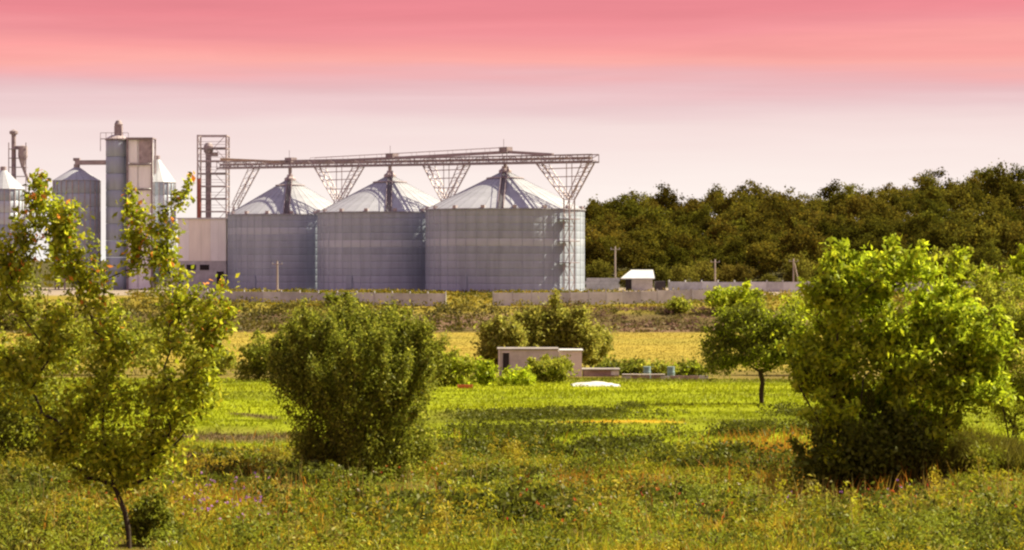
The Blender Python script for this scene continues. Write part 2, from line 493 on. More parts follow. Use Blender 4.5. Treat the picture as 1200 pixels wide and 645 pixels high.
# ------------------------------------------------------------------ grain silos
def silo(px, d, rpx, yeave, yapex, label, nring=11, bright=(5,)):
    x = (px - 600) / F * d
    r = rpx * d / F
    zb = Hs(x, d)
    ze = CZ + (HY - yeave) / F * d
    za = CZ + (HY - yapex) / F * d
    T = thing('grain_silo', label, 'silo', (x, d, zb), 'large grain silos in a row')
    c = (x, d, 0)
    MB().lathe(c, [(0, zb + .25), (r + .35, zb + .25), (r + .35, zb - .6), (0, zb - .6)], 64).build('concrete_base', M['concrete'], T)
    z0 = zb + 0.25
    h = (ze - z0) / nring
    for k in range(nring):
        a0, a1 = z0 + k * h, z0 + (k + 1) * h
        q = MB().lathe(c, [(r, a0 + .004), (r + .018, a0 + .05), (r + .014, a0 + h * .3), (r + .022, a0 + h * .5), (r + .014, a0 + h * .72), (r + .018, a1 - .05), (r, a1 - .004)], 72)
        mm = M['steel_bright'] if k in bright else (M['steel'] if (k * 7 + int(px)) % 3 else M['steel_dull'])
        q.build('wall_ring', mm, T, smooth=True)
    st = MB()
    n = 44
    for i in range(n):
        t_ = 2 * math.pi * (i + .5) / n
        st.box((x + (r + .03) * math.cos(t_), d + (r + .03) * math.sin(t_), (z0 + ze) / 2), (.05, .08, ze - z0 - .05), t_)
    st.build('wall_stiffeners', M['steel'], T, kind='stuff')
    # roof: overlapping wedge sheets, each with a standing seam
    nr = 36
    rc = 0.85
    ro = r + .25
    slope = (za - ze) / r
    zc = ze + slope * (r - rc) - .05
    zo = ze - slope * .25 + .05
    w = math.pi / nr
    mb = MB()
    def pt(rr, an, zz): return (x + rr * math.cos(an), d + rr * math.sin(an), zz)
    for rr, zz in ((ro, zo), ):
        pass
    A = w * 0.985
    mb.add([pt(rc, -A, zc), pt(rc, A, zc), pt(ro, A, zo), pt(ro, -A, zo), pt(rc, -A, zc - .06), pt(rc, A, zc - .06), pt(ro, A, zo - .06), pt(ro, -A, zo - .06)],
           [(0, 1, 2, 3), (7, 6, 5, 4), (3, 2, 6, 7), (0, 3, 7, 4), (1, 5, 6, 2), (0, 4, 5, 1)])
    mb.add([pt(rc, A * .97, zc + .0), pt(rc, A, zc + .03), pt(ro, A, zo + .045), pt(ro, A * .965, zo + .0)], [(0, 1, 2, 3)])
    src = mb.build('roof_panel', M['roof_steel'], T)
    for i in range(1, nr):
        p = src.copy(); COL.objects.link(p); p.parent = T; p.rotation_euler = (0, 0, 2 * w * i)
    MB().lathe(c, [(rc + .15, zc - .02), (rc + .15, zc + .35), (.55, zc + .7), (.5, zc + 1.0), (0, zc + 1.0)], 20).build('roof_cap', M['conveyor'], T)
    rr = r * 0.23
    MB().lathe(c, [(rr - .12, ze + slope * (r - rr) + .12), (rr + .12, ze + slope * (r - rr) + .03), (rr + .12, ze + slope * (r - rr) + .15), (rr - .12, ze + slope * (r - rr) + .22)], 36, True).build('roof_hoop', M['frame_pale'], T)
    MB().lathe(c, [(r + .03, ze - .10), (r + .16, ze - .10), (r + .16, ze + .02), (r + .03, ze + .02)], 72, True).build('eave_angle', M['eave'], T)
    # roof stair towards the viewer, slightly to the left
    an = math.radians(-93 if px > 500 else -88)
    sd = MB()
    ra, rb_ = 1.0, r + .1
    for s in (-1, 1):
        o_ = (-math.sin(an) * s * .42, math.cos(an) * s * .42)
        zA, zB = ze + slope * (r - ra), ze + slope * (r - rb_)
        sd.bar((x + ra * math.cos(an) + o_[0], d + ra * math.sin(an) + o_[1], zA + .15), (x + rb_ * math.cos(an) + o_[0], d + rb_ * math.sin(an) + o_[1], zB + .15), .1, .2)
        sd.bar((x + ra * math.cos(an) + o_[0], d + ra * math.sin(an) + o_[1], zA + 1.05), (x + rb_ * math.cos(an) + o_[0], d + rb_ * math.sin(an) + o_[1], zB + 1.0), .06)
        for k in range(7):
            u = ra + (rb_ - ra) * k / 6
            zz = ze + slope * (r - u)
            p = (x + u * math.cos(an) + o_[0], d + u * math.sin(an) + o_[1])
            sd.bar((*p, zz + .1), (*p, zz + 1.05), .05)
    for k in range(24):
        u = ra + (rb_ - ra) * (k + .5) / 24
        zz = ze + slope * (r - u) + .18
        q = np.array((-math.sin(an), math.cos(an))) * .4
        p = np.array((x + u * math.cos(an), d + u * math.sin(an)))
        sd.bar((*(p - q), zz), (*(p + q), zz), .28, .05)
    sd.build('roof_stair', M['frame'], T)
    # vents sitting along the eave, roof vents half way up
    for i in range(16):
        t_ = 2 * math.pi * (i + .3) / 16
        MB().box((x + (r - .15) * math.cos(t_), d + (r - .15) * math.sin(t_), ze + .28), (.5, .6, .42), t_).build('eave_vent', M['frame_pale'], T)
    # access door near the ground
    an = math.radians(-120)
    dd = MB().box((x + (r + .1) * math.cos(an), d + (r + .1) * math.sin(an), z0 + 1.3), (.16, 1.1, 1.9), an).build('access_door', M['steel_dull'], T)
    return dict(x=x, y=d, r=r, ze=ze, za=zc + 1.0, zb=zb)

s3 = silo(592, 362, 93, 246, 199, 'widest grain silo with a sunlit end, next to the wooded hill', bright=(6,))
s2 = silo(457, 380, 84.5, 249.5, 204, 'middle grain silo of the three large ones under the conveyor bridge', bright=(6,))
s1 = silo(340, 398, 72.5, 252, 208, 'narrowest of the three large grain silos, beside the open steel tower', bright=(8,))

# ------------------------------------------------------------------ conveyor bridge over the silos
Pa = np.array((12.6, 348.6)); Pb = np.array((-52.0, 411.2))
U2 = (Pb - Pa) / np.linalg.norm(Pb - Pa); V2 = np.array((-U2[1], U2[0])); L = np.linalg.norm(Pb - Pa)
def bp3(s, v, z):
    p = Pa + U2 * s + V2 * v
    return (p[0], p[1], z)
def zlow(s): return CZ + np.interp(s, [0, L], [14.15, 15.55])
bridge = thing('conveyor_bridge', 'long steel conveyor bridge with railings running over the silo roofs', 'conveyor', bp3(L / 2, 0, zlow(L / 2)))
hw = .75
nseg = 30
for s_ in (-1, 1):
    q = MB()
    for zo, w in ((0, .24), (1.15, .16)):
        q.bar(bp3(0, s_ * hw, zlow(0) + zo), bp3(L, s_ * hw, zlow(L) + zo), w, w)
    for k in range(nseg + 1):
        s = L * k / nseg
        q.bar(bp3(s, s_ * hw, zlow(s)), bp3(s, s_ * hw, zlow(s) + 1.15), .11)
        if k < nseg:
            e = L * (k + 1) / nseg
            lo, hi = (0, 1.15) if k % 2 else (1.15, 0)
            q.bar(bp3(s, s_ * hw, zlow(s) + lo), bp3(e, s_ * hw, zlow(e) + hi), .09)
    q.build('side_truss', M['frame'], bridge)
for k in range(nseg):
    s, e = L * k / nseg + .06, L * (k + 1) / nseg - .06
    q = MB().bar(bp3(s, 0, zlow(s) + .22), bp3(e, 0, zlow(e) + .22), 2 * hw - .85, .10)
    q.build('deck_panel', M['conveyor'], bridge)
q = MB().bar(bp3(.5, .3, zlow(.5) + .62), bp3(L - .5, .3, zlow(L) + .62), .4, .42)
q.build('lower_conveyor', M['conveyor'], bridge)
# upper conveyor: rises from the tower end over the silos
def zup(s):
    return CZ + np.interp(s, [10, 18, 40, 68, L], [15.55, 16.25, 16.1, 15.95, 17.2])
pts = [9, 18.5, 44.5, 70, L]
for a_, b_ in zip(pts[:-1], pts[1:]):
    m_ = M['walk'] if a_ >= 70 else M['conveyor']
    MB().bar(bp3(a_ + .05, -.25, zup(a_)), bp3(b_ - .05, -.25, zup(b_)), .5, .45).build('upper_conveyor', m_, bridge)
q = MB()
for s in np.arange(11, L - 1, 4.2):
    for v in (-.75, .25):
        q.bar(bp3(s, v, zlow(s) + .3), bp3(s, v, zup(s) - .2), .1)
q.build('conveyor_posts', M['frame'], bridge)
q = MB()
for s_ in (-1, 1):
    q.bar(bp3(12, s_ * 1.0 - .25, zup(12) + 1.0), bp3(44, s_ * 1.0 - .25, zup(44) + 1.0), .06) if False else None
    for k in range(12):
        s = 19 + k * 4.2
        q.bar(bp3(s, s_ * .55 - .25, zup(s) + .2), bp3(s, s_ * .55 - .25, zup(s) + .75), .05)
    q.bar(bp3(19, s_ * .55 - .25, zup(19) + .75), bp3(44.5, s_ * .55 - .25, zup(44.5) + .75), .06)
    q.bar(bp3(44.5, s_ * .55 - .25, zup(44.5) + .75), bp3(65.2, s_ * .55 - .25, zup(65.2) + .75), .06)
q.build('handrail', M['frame_pale'], bridge)
for sl in (s3, s2, s1):       # drive head and spout above each silo
    sp = np.dot(np.array((sl['x'], sl['y'])) - Pa, U2)
    MB().box(bp3(sp, -.25, zup(sp) + .35), (1.7, 1.3, .9), math.atan2(U2[1], U2[0])).build('drive_head', M['frame'], bridge)
    MB().tube((sl['x'], sl['y'], zlow(sp) + .2), (sl['x'], sl['y'], sl['za'] - .05), .32, .3, 10).build('spout', M['conveyor'], bridge)
    MB().bar(bp3(sp + .8, -.6, zup(sp) + .8), bp3(sp + .8, -.6, zup(sp) + 2.1), .07).build('mast', M['frame'], bridge)

def support(s, zneck, label, full=True, reach=(4.6, 4.6), platforms=()):
    b0 = bp3(s, 0, 0)
    zb = Hs(b0[0], b0[1])
    T = thing('support_tower', label, 'tower', (b0[0], b0[1], zb), 'flared lattice towers carrying the conveyor bridge')
    hu, hv = .55, .6
    legs = MB()
    for a in (-1, 1):
        for c in (-1, 1):
            legs.bar(bp3(s + a * hu, c * hv, zb - .3), bp3(s + a * hu, c * hv, zneck), .2)
    legs.build('column_legs', M['frame_pale'], T)
    br = MB()
    n = 7
    for k in range(n):
        za_, zb_ = zb + (zneck - zb) * k / n, zb + (zneck - zb) * (k + 1) / n
        for c in (-1, 1):
            br.bar(bp3(s - hu, c * hv, za_), bp3(s + hu, c * hv, zb_), .08) if k % 2 else br.bar(bp3(s + hu, c * hv, za_), bp3(s - hu, c * hv, zb_), .08)
            br.bar(bp3(s - hu, c * hv, zb_), bp3(s + hu, c * hv, zb_), .09)
        for a in (-1, 1):
            br.bar(bp3(s + a * hu, -hv, zb_), bp3(s + a * hu, hv, zb_), .09)
            br.bar(bp3(s + a * hu, -hv if k % 2 else hv, za_), bp3(s + a * hu, hv if k % 2 else -hv, zb_), .07)
    br.build('column_bracing', M['frame_pale'], T)
    for zz in platforms:
        MB().box(bp3(s, 0, zz), (2.3, 2.3, .14), math.atan2(U2[1], U2[0])).build('platform', M['frame'], T)
    ft = MB()
    for c in (-1, 1):
        for a, rr in ((-1, reach[0]), (1, reach[1])):
            if rr <= 0: continue
            s1_, z1 = s + a * hu, zneck
            s2_ = s + a * rr
            z2 = zlow(s2_) - .15
            ft.bar(bp3(s1_, c * hv, z1), bp3(s2_, c * hv, z2), .17)
            si, zi = s + a * .12, zneck + .3
            ft.bar(bp3(si, c * hv, zi), bp3(s + a * (rr - 1.5), c * hv, zlow(s) - .15), .11)
            nn = 5
            for k in range(nn):
                f0, f1 = k / nn, (k + .5) / nn
                f2 = (k + 1) / nn
                o = lambda f: bp3(s1_ + (s2_ - s1_) * f, c * hv, z1 + (z2 - z1) * f)
                i_ = lambda f: bp3(si + (s + a * (rr - 1.5) - si) * f, c * hv, zi + (zlow(s) - .15 - zi) * f)
                ft.bar(o(f0), i_(f1), .07); ft.bar(i_(f1), o(f2), .07)
        if min(reach) > 0:
            for f in (.35, .62, .85):
                ft.bar(bp3(s - hu - (reach[0] - hu) * f, c * hv, zneck + (zlow(s) - zneck) * f), bp3(s + hu + (reach[1] - hu) * f, c * hv, zneck + (zlow(s) - zneck) * f), .08)
            ft.bar(bp3(s, c * hv, zneck), bp3(s, c * hv, zlow(s) - .15), .12)
    for a, rr in ((-1, reach[0]), (1, reach[1])):
        if rr <= 0: continue
        for f in (.25, .5, .75, .97):
            ss = s + a * (hu + (rr - hu) * f); zz = zneck + (zlow(s) - .15 - zneck) * f
            ft.bar(bp3(ss, -hv, zz), bp3(ss, hv, zz), .08)
    ft.build('flared_head', M['frame_pale'], T)

def sproj(a): return float(np.dot(np.array(a) - Pa, U2))
sp3, sp2, sp1 = [sproj((q['x'], q['y'])) for q in (s3, s2, s1)]
support(sp3 - 13.75, CZ + 8.6, 'flared lattice tower in front of the sunlit end of the widest silo', reach=(4.6, 6.3), platforms=[CZ - (y - HY) * -1 / F * 352 * 1 if False else CZ + (HY - y) / F * 352 for y in (257, 283, 308)])
support((sp3 + sp2) / 2, CZ + 8.9, 'flared lattice tower rising between the widest and the middle silo', reach=(4.8, 4.8))
support((sp2 + sp1) / 2, CZ + 9.2, 'flared lattice tower rising between the middle and the narrowest silo', reach=(5.6, 5.6))
support(sp1 + 15.2, CZ + 8.6, 'half-flared lattice support between the narrowest silo and the open steel tower', reach=(6.3, 0))

# ------------------------------------------------------------------ open steel elevator tower
tx, ty = -53.6, 414.5
zb = Hs(tx, ty)
ztop = CZ + (HY - 159) / F * ty
T = thing('elevator_tower', 'open steel frame tower with platforms and a bucket elevator inside', 'tower', (tx, ty, zb))
hx, hy = 2.55, 2.1
for sx_ in (-1, 1):
    for sy_ in (-1, 1):
        MB().bar((tx + sx_ * hx, ty + sy_ * hy, zb - .3), (tx + sx_ * hx, ty + sy_ * hy, ztop), .26).build('corner_post', M['frame_pale'], T)
nl = 12
zs = np.linspace(zb + 2.6, ztop, nl)
for k, z in enumerate(zs):
    q = MB()
    for sy_ in (-1, 1):
        q.bar((tx - hx, ty + sy_ * hy, z - .1), (tx + hx, ty + sy_ * hy, z - .1), .2)
    for sx_ in (-1, 1):
        q.bar((tx + sx_ * hx, ty - hy, z - .1), (tx + sx_ * hx, ty + hy, z - .1), .2)
    if k < nl - 1:
        for w_ in (.55, 1.05):
            q.bar((tx - hx, ty - hy - .05, z + w_), (tx + hx, ty - hy - .05, z + w_), .07)
            q.bar((tx + hx + .05, ty - hy, z + w_), (tx + hx + .05, ty + hy, z + w_), .07)
    q.build('floor_frame', M['frame_pale'] if k % 2 else M['frame'], T)
    if k % 2 == 0 and k < nl - 1:
        MB().box((tx + .9, ty, z + .04), (2 * hx - 2.0, 2 * hy - .3, .07)).build('grating', M['frame'], T)
q = MB()
for k in range(nl - 1):
    za_, zb_ = zs[k], zs[k + 1]
    for sx_ in (-1, 1):
        q.bar((tx + sx_ * hx, ty - hy if k % 2 else ty + hy, za_), (tx + sx_ * hx, ty + hy if k % 2 else ty - hy, zb_), .1)
    q.bar((tx + (hx if k % 2 else .4), ty - hy, za_), (tx + (.4 if k % 2 else hx), ty - hy, zb_), .1)
q.build('cross_bracing', M['frame_pale'], T, kind='stuff')
be = thing_part = MB().box((tx - .85, ty - .3, (zb + CZ + 19.2) / 2), (.9, 1.1, CZ + 19.2 - zb)).build('bucket_elevator', M['frame'], T)
MB().lathe((tx - .85, ty - .3, CZ + 19.2), [(0, 1.15), (.55, 1.0), (.85, .5), (.85, -.5), (.5, -1.0), (.5, -1.2)], 14).build('elevator_head', M['frame'], be)
MB().box((tx + .2, ty - .3, CZ + 18.2), (1.3, .7, .7)).build('discharge_chute', M['conveyor'], be)
zr = CZ + (HY - 210) / F * ty
MB().tube((tx - hx + .3, ty - hy - .5, zb - .2), (tx - hx + .3, ty - hy - .5, zr), .36, .36, 10).build('downpipe', M['rust'], T, 'rust red vertical pipe on one side of the tower')

# ------------------------------------------------------------------ loading building below the tower
bx0, bx1, by = -57.6, -49.3, 398.0
zb = Hs(-53, by)
zmid = CZ + (HY - 306) / F * by
zt = CZ + (HY - 257) / F * by
T = thing('loading_building', 'cream clad loading building on a grey concrete base, below the open steel tower', 'building', ((bx0 + bx1) / 2, by, zb))
cxm = (bx0 + bx1) / 2
MB().box((cxm, by + 4, (zb - .3 + zmid) / 2), (bx1 - bx0 + .1, 7.9, zmid - zb + .3)).build('base_wall', M['concrete'], T)
for a_, b_, mm in ((bx0, bx0 + 1.9, 'pale'), (bx0 + 1.92, bx0 + 4.0, 'cream'), (bx0 + 4.02, bx0 + 5.6, 'cream'), (bx0 + 5.62, bx0 + 7.0, 'pale'), (bx0 + 7.02, bx1, 'pale')):
    MB().box(((a_ + b_) / 2, by + .1, (zmid + zt) / 2), (b_ - a_, .2, zt - zmid)).build('cladding_panel', M[mm], T)
MB().box((cxm, by + 4.1, (zmid + zt) / 2), (bx1 - bx0 - .3, 7.7, zt - zmid - .02)).build('upper_wall', M['cream'], T)
MB().box((cxm, by + 4, zt + .12), (bx1 - bx0 + .5, 8.5, .22)).build('roof', M['concrete_pale'], T)
MB().box((bx1 - 1.0, by + .02, zb + 1.6), (1.2, .18, 3.2)).build('door', M['dark'], T)
MB().box((bx0 + 2.3, by + .02, zmid - 1.1), (1.6, .16, .9)).build('window', M['dark'], T)
MB().box((bx0 + 4.6, by + .02, zmid - 1.1), (1.6, .16, .9)).build('window', M['dark'], T)

# ------------------------------------------------------------------ works at the left: headhouse, small silos, flues
def small_silo(px, d, rpx, yeave, yapex, label, m='steel', nring=7):
    x = (px - 600) / F * d; r = rpx * d / F
    zb = Hs(x, d); ze = CZ + (HY - yeave) / F * d; za = CZ + (HY - yapex) / F * d
    T = thing('hopper_silo', label, 'silo', (x, d, zb), 'tall narrow silos of the grain works')
    zl = zb + 3.0
    for i in range(8):
        t_ = 2 * math.pi * (i + .5) / 8
        MB().bar((x + r * .93 * math.cos(t_), d + r * .93 * math.sin(t_), zb - .3), (x + r * .93 * math.cos(t_), d + r * .93 * math.sin(t_), zl + .1), .25).build('leg', M['frame_pale'], T)
    MB().lathe((x, d, 0), [(r, zl), (.4, zb + .8), (0, zb + .8)], 32).build('hopper', M['steel_dull'], T, smooth=True)
    h = (ze - zl) / nring
    for k in range(nring):
        a0, a1 = zl + k * h, zl + (k + 1) * h
        MB().lathe((x, d, 0), [(r, a0 + .02), (r + .05, a0 + .08), (r + .02, (a0 + a1) / 2), (r + .05, a1 - .08), (r, a1 - .02)], 40).build('wall_ring', M[m if k % 3 else 'steel_dull'], T, smooth=True)
    q = MB()
    for i in range(24):
        t_ = 2 * math.pi * i / 24
        q.box((x + (r + .09) * math.cos(t_), d + (r + .09) * math.sin(t_), (zl + ze) / 2), (.1, .13, ze - zl), t_)
    q.build('wall_stiffeners', M['frame_pale'], T, kind='stuff')
    nr = 20; w = math.pi / nr; A = w * .97
    def pt(rr, an, zz): return (x + rr * math.cos(an), d + rr * math.sin(an), zz)
    mb = MB().add([pt(.4, -A, za), pt(.4, A, za), pt(r + .2, A, ze), pt(r + .2, -A, ze), pt(.4, -A, za - .05), pt(.4, A, za - .05), pt(r + .2, A, ze - .05), pt(r + .2, -A, ze - .05)],
                  [(0, 1, 2, 3), (7, 6, 5, 4), (3, 2, 6, 7), (0, 3, 7, 4), (1, 5, 6, 2)])
    src = mb.build('roof_panel', M['roof_steel'], T)
    for i in range(1, nr):
        p = src.copy(); COL.objects.link(p); p.parent = T; p.rotation_euler = (0, 0, 2 * w * i)
    MB().lathe((x, d, 0), [(.55, za - .15), (.55, za + .5), (.0, za + .6)], 14).build('roof_cap', M['conveyor'], T)
    return x, d, za
hsx, hsy, hsz = small_silo(90, 405, 27, 212, 196, 'small grey silo left of the tall headhouse, joined to it by a short conveyor')
small_silo(184, 408, 21, 214, 186, 'pale conical-roofed silo just right of the tall headhouse', 'steel_bright')
small_silo(4, 400, 24, 222, 199, 'pale silo with a conical roof at the left edge of the picture', 'steel_bright')

d = 402.0
k = d / F
x0, x1, x2 = (122 - 600) * k, (148 - 600) * k, (179 - 600) * k
zb = Hs((x0 + x2) / 2, d); zt = CZ + (HY - 164) * k
T = thing('headhouse', 'tall grey headhouse shaft with a framed bay and an elevator head on top', 'tower', ((x0 + x2) / 2, d, zb))
n = 9
for i in range(n):
    a0, a1 = zb - .2 + (zt - zb + .2) * i / n, zb - .2 + (zt - zb + .2) * (i + 1) / n
    MB().lathe(((x0 + x1) / 2, d + 1.9, 0), [(1.88, a0 + .02), (1.95, a0 + .1), (1.93, (a0 + a1) / 2), (1.95, a1 - .1), (1.88, a1 - .02)], 28).build('shaft_ring', M['steel_dull' if i % 2 else 'steel'], T, smooth=True)
MB().lathe(((x0 + x1) / 2, d + 1.9, 0), [(2.1, zt), (2.1, zt + .2), (.9, zt + .9), (0, zt + .9)], 28).build('shaft_roof', M['conveyor'], T)
zt2 = zt + .2
xm = (x1 + x2) / 2
wd = x2 - x1 - .15
for px_ in (x1 + .2, x2 - .15):
    for py_ in (d, d + 3.8):
        MB().bar((px_, py_, zb - .2), (px_, py_, zt2), .3).build('bay_post', M['frame'], T)
nb = 6
for i in range(nb):
    a0, a1 = zb + (zt2 - zb) * i / nb, zb + (zt2 - zb) * (i + 1) / nb
    MB().bar((x1 + .2, d - .04, a1 - .12), (x2 - .15, d - .04, a1 - .12), .24).build('bay_beam', M['frame'], T)
    MB().box((x1 + .2 + (xm - .3 - x1 - .2) / 2, d + .25, (a0 + a1) / 2), (xm - x1 - .8, .14, a1 - a0 - .3)).build('cladding_panel', M['pale'], T)
    MB().box(((xm - .3 + x2 - .15) / 2, d + .25, (a0 + a1) / 2), (x2 - xm - .2, .14, a1 - a0 - .3)).build('cladding_panel', M['frame_pale' if i == nb - 1 else 'pale'], T)
MB().box((xm, d + 2.1, (zb + zt2) / 2), (wd - .8, 3.3, zt2 - zb - .4)).build('bay_core', M['pale'], T)
MB().box((xm, d + 1.9, zt2 + .1), (wd + .2, 4.4, .2)).build('bay_roof', M['frame'], T)
ex = (137 - 600) * k
hd = MB().box((ex, d + 1.7, zt + 1.3), (1.3, 1.3, 2.4)).build('elevator_head', M['frame'], T)
MB().lathe((ex, d + 1.7, zt + 2.5), [(.65, 0), (.75, .3), (.45, .9), (0, 1.1)], 14).build('head_cover', M['frame'], hd)
q = MB()
for xx in np.linspace(x0 - .6, x1 + .4, 6):
    q.bar((xx, d - .2, zt + .1), (xx, d - .2, zt + 1.2), .08)
q.bar((x0 - .6, d - .2, zt + 1.2), (x1 + .4, d - .2, zt + 1.2), .08)
q.bar((x0 - .6, d - .2, zt + .15), (x1 + .4, d - .2, zt + .15), .14)
q.bar((x0 - .6, d - .2, zt + .15), (x0 - .6, d - .2, zt - 2), .1)
q.build('railing', M['frame'], T)
# conveyor joining small silo and headhouse
zc = CZ + (HY - 190) * k
T = thing('transfer_conveyor', 'short enclosed conveyor between the small grey silo and the tall headhouse', 'conveyor', ((hsx + x0) / 2, 404, zc))
MB().bar((hsx - .2, hsy, zc), (x0 + .15, d + 2.2, zc), 1.0, .8).build('housing', M['conveyor'], T)
MB().tube((hsx, hsy, zc - .38), (hsx, hsy, hsz + .55), .3, .3, 10).build('spout', M['conveyor'], T)
MB().box((hsx, hsy, zc + .55), (1.1, 1.1, .5)).build('drive_head', M['frame'], T)
# dust flue at the left edge
fx, fy = at(12, 0, 400)[:2]
zb = Hs(fx, fy); zt = CZ + (HY - 156) / F * fy
T = thing('dust_collector', 'dark dust collector mast with side ducts above the silo at the left edge', 'tower', (fx, fy, zb))
MB().tube((fx - .3, fy + 4.2, zb - .2), (fx - .3, fy + 4.2, zt), .45, .4, 12).build('stack', M['frame'], T)
MB().lathe((fx - .3, fy + 4.2, zt), [(.42, -.1), (.75, .1), (.75, .5), (0, .9)], 12).build('stack_hood', M['frame'], T)
MB().lathe((fx + 1.3, fy + 4.2, zt - 3.4), [(0, 1.5), (.8, 1.3), (.85, -.4), (.3, -2.4), (0, -2.4)], 14).build('cyclone', M['conveyor'], T)
MB().bar((fx - .3, fy + 4.2, zt - 2.3), (fx + 1.3, fy + 4.2, zt - 2.3), .5).build('duct', M['frame'], T)
MB().bar((fx + 1.3, fy + 4.2, zt - 5.7), (fx + 2.4, fy + 4.2, zt - 8.5), .45).build('duct', M['conveyor'], T)
q = MB()
for zz in np.arange(zt - 9, zt - 1, 1.6):
    q.box((fx + .5, fy + 4.2, zz), (3.0, 1.6, .1))
q.build('platforms', M['frame'], T)
q = MB()
for a_ in (-1.0, 2.0):
    q.bar((fx + a_, fy + 3.4, zb - .2), (fx + a_, fy + 3.4, zt - 1.5), .14)
q.build('mast_posts', M['frame'], T)

# ------------------------------------------------------------------ concrete fences
def fence(pts, h, label, m, seg=2.6, tilt=0.0):
    """Panel fence along ground points [(x,y)...]."""
    pts = [np.array(p[:2], float) for p in pts]
    T = thing('concrete_fence', label, 'fence', (*((pts[0] + pts[-1]) / 2), Hs(*((pts[0] + pts[-1]) / 2))), 'concrete panel fences round the grain works')
    for A, B in zip(pts[:-1], pts[1:]):
        Ls = np.linalg.norm(B - A); n = max(1, int(round(Ls / seg))); u = (B - A) / Ls; an = math.atan2(u[1], u[0])
        for i in range(n):
            c = A + u * Ls * (i + .5) / n
            z = Hs(*c)
            hh = h * (1 + rng.uniform(-.05, .04))
            MB().box((c[0], c[1], z + hh / 2 - .15), (Ls / n - .16, .12, hh + .3), an + rng.uniform(-.015, .015)).build('fence_panel', M[m] if rng.random() < .75 else M['concrete' if m == 'concrete_pale' else 'concrete_pale'], T)
        for i in range(n + 1):
            c = A + u * Ls * i / n
            z = Hs(*c)
            MB().box((c[0], c[1], z + h / 2), (.17, .2, h + .1 + .4), an).build('fence_post', M['concrete'], T)
def fp(px, d): return ((px - 600) / F * d, d)
fence([fp(200, 327), fp(417, 322)], 1.5, 'grey concrete panel fence below the narrowest silo', 'concrete')
fence([fp(418, 318.5), fp(522, 316)], 1.75, 'whitish concrete panel fence with a free end, below the middle silo', 'concrete_pale')
fence([fp(578, 317), fp(690, 319), fp(790, 323), fp(872, 326.5)], 1.75, 'pale concrete panel fence running from the widest silo towards the wooded hill', 'concrete_pale')
fence([fp(784, 372), fp(880, 366), fp(1010, 368), fp(1240, 372)], 1.6, 'farther grey concrete fence at the foot of the wooded hill', 'concrete')

# ------------------------------------------------------------------ shed, container, poles near the forest edge
d = 385.0; k = d / F
xa, xb = (730 - 600) * k, (765 - 600) * k
zb = Hs((xa + xb) / 2, d); zw = CZ + (HY - 327) * k; zr = CZ + (HY - 318.5) * k
T = thing('shed', 'small pinkish shed with a white sloping roof at the forest edge', 'shed', ((xa + xb) / 2, d, zb))
MB().box(((xa + xb) / 2 + .7, d + 2, (zb - .3 + zw) / 2), (xb - xa - 1.5, 4, zw - zb + .3)).build('wall', M['plaster'], T)
MB().box((xa + 1.2, d + .2, (zb + zw) / 2), (1.5, .3, zw - zb - .1)).build('door', M['dark'], T)  # near-black slab, its colour stands in for the shade of the open front
MB().add([(xa - .4, d - .5, zw - .05), (xb + .3, d - .5, zw - .05), (xb + .3, d + 4.4, zr + .1), (xa + 1.6, d + 4.4, zr + .1),
          (xa - .4, d - .5, zw + .12), (xb + .3, d - .5, zw + .12), (xb + .3, d + 4.4, zr + .28), (xa + 1.6, d + 4.4, zr + .28)],
         [(3, 2, 1, 0), (4, 5, 6, 7), (0, 1, 5, 4), (1, 2, 6, 5), (2, 3, 7, 6), (3, 0, 4, 7)]).build('roof', M['concrete'], T)
T = thing('storage_container', 'dark box container standing next to the small shed', 'container', (xb + 1.4, d + 1, Hs(xb + 1.4, d)))
zz = Hs(xb + 1.4, d)
MB().box((xb + 1.3, d + 2, zz + .75), (1.7, 3, 1.6)).build('body', M['dark_metal'], T)
MB().box((xb + 1.3, d + .47, zz + .72), (1.3, .08, 1.35)).build('door', M['dark_metal'], T)
xa2, xb2 = (687 - 600) * k, (727 - 600) * k
q = thing('block_wall', 'low grey block wall between the widest silo and the small shed', 'wall', ((xa2 + xb2) / 2, d + 6, Hs((xa2 + xb2) / 2, d + 6)))
q['kind'] = 'thing'
for r_ in range(4):
    for i in range(7):
        w_ = (xb2 - xa2) / 7
        MB().box((xa2 + w_ * (i + .5) + (w_ * .25 if r_ % 2 else 0), d + 6, Hs(xa2, d + 6) - .1 + .55 * (r_ + .5)), (w_ - .03, .3 + .02 * ((i + r_) % 3), .53)).build('block', M['concrete'], q)

def pole(px, ytop, d, label, double=False):
    x = (px - 600) / F * d; zb = Hs(x, d); zt = CZ + (HY - ytop) / F * d
    T = thing('utility_pole', label, 'pole', (x, d, zb), 'utility poles along the works')
    MB().tube((x, d, zb - .5), (x, d, zt), .17, .12, 8).build('post', M['pole'], T)
    if double:
        MB().tube((x + 1.3, d + .3, zb - .5), (x + .12, d, zt - .8), .15, .12, 8).build('brace', M['pole'], T)
    MB().bar((x - .8, d - .16, zt - .5), (x + .8, d - .16, zt - .5), .1).build('crossarm', M['pole'], T)
    for a_ in (-.7, 0, .7):
        MB().tube((x + a_, d - .16, zt - .45), (x + a_, d - .16, zt - .2), .05, .04, 6).build('insulator', M['white_sheet'], T)
pole(721, 289, 391, 'thin pale utility pole standing behind the small shed')
pole(838, 304, 400, 'short utility pole against the dark wood, behind the middle of the far fence')
pole(930, 303, 395, 'braced utility pole against the dark wood, left of the big leafy tree', True)
pole(325, 306, 350, 'short pale pole in front of the narrowest silo')
pole(1192, 300, 398, 'pale utility pole at the right edge in front of the wood')

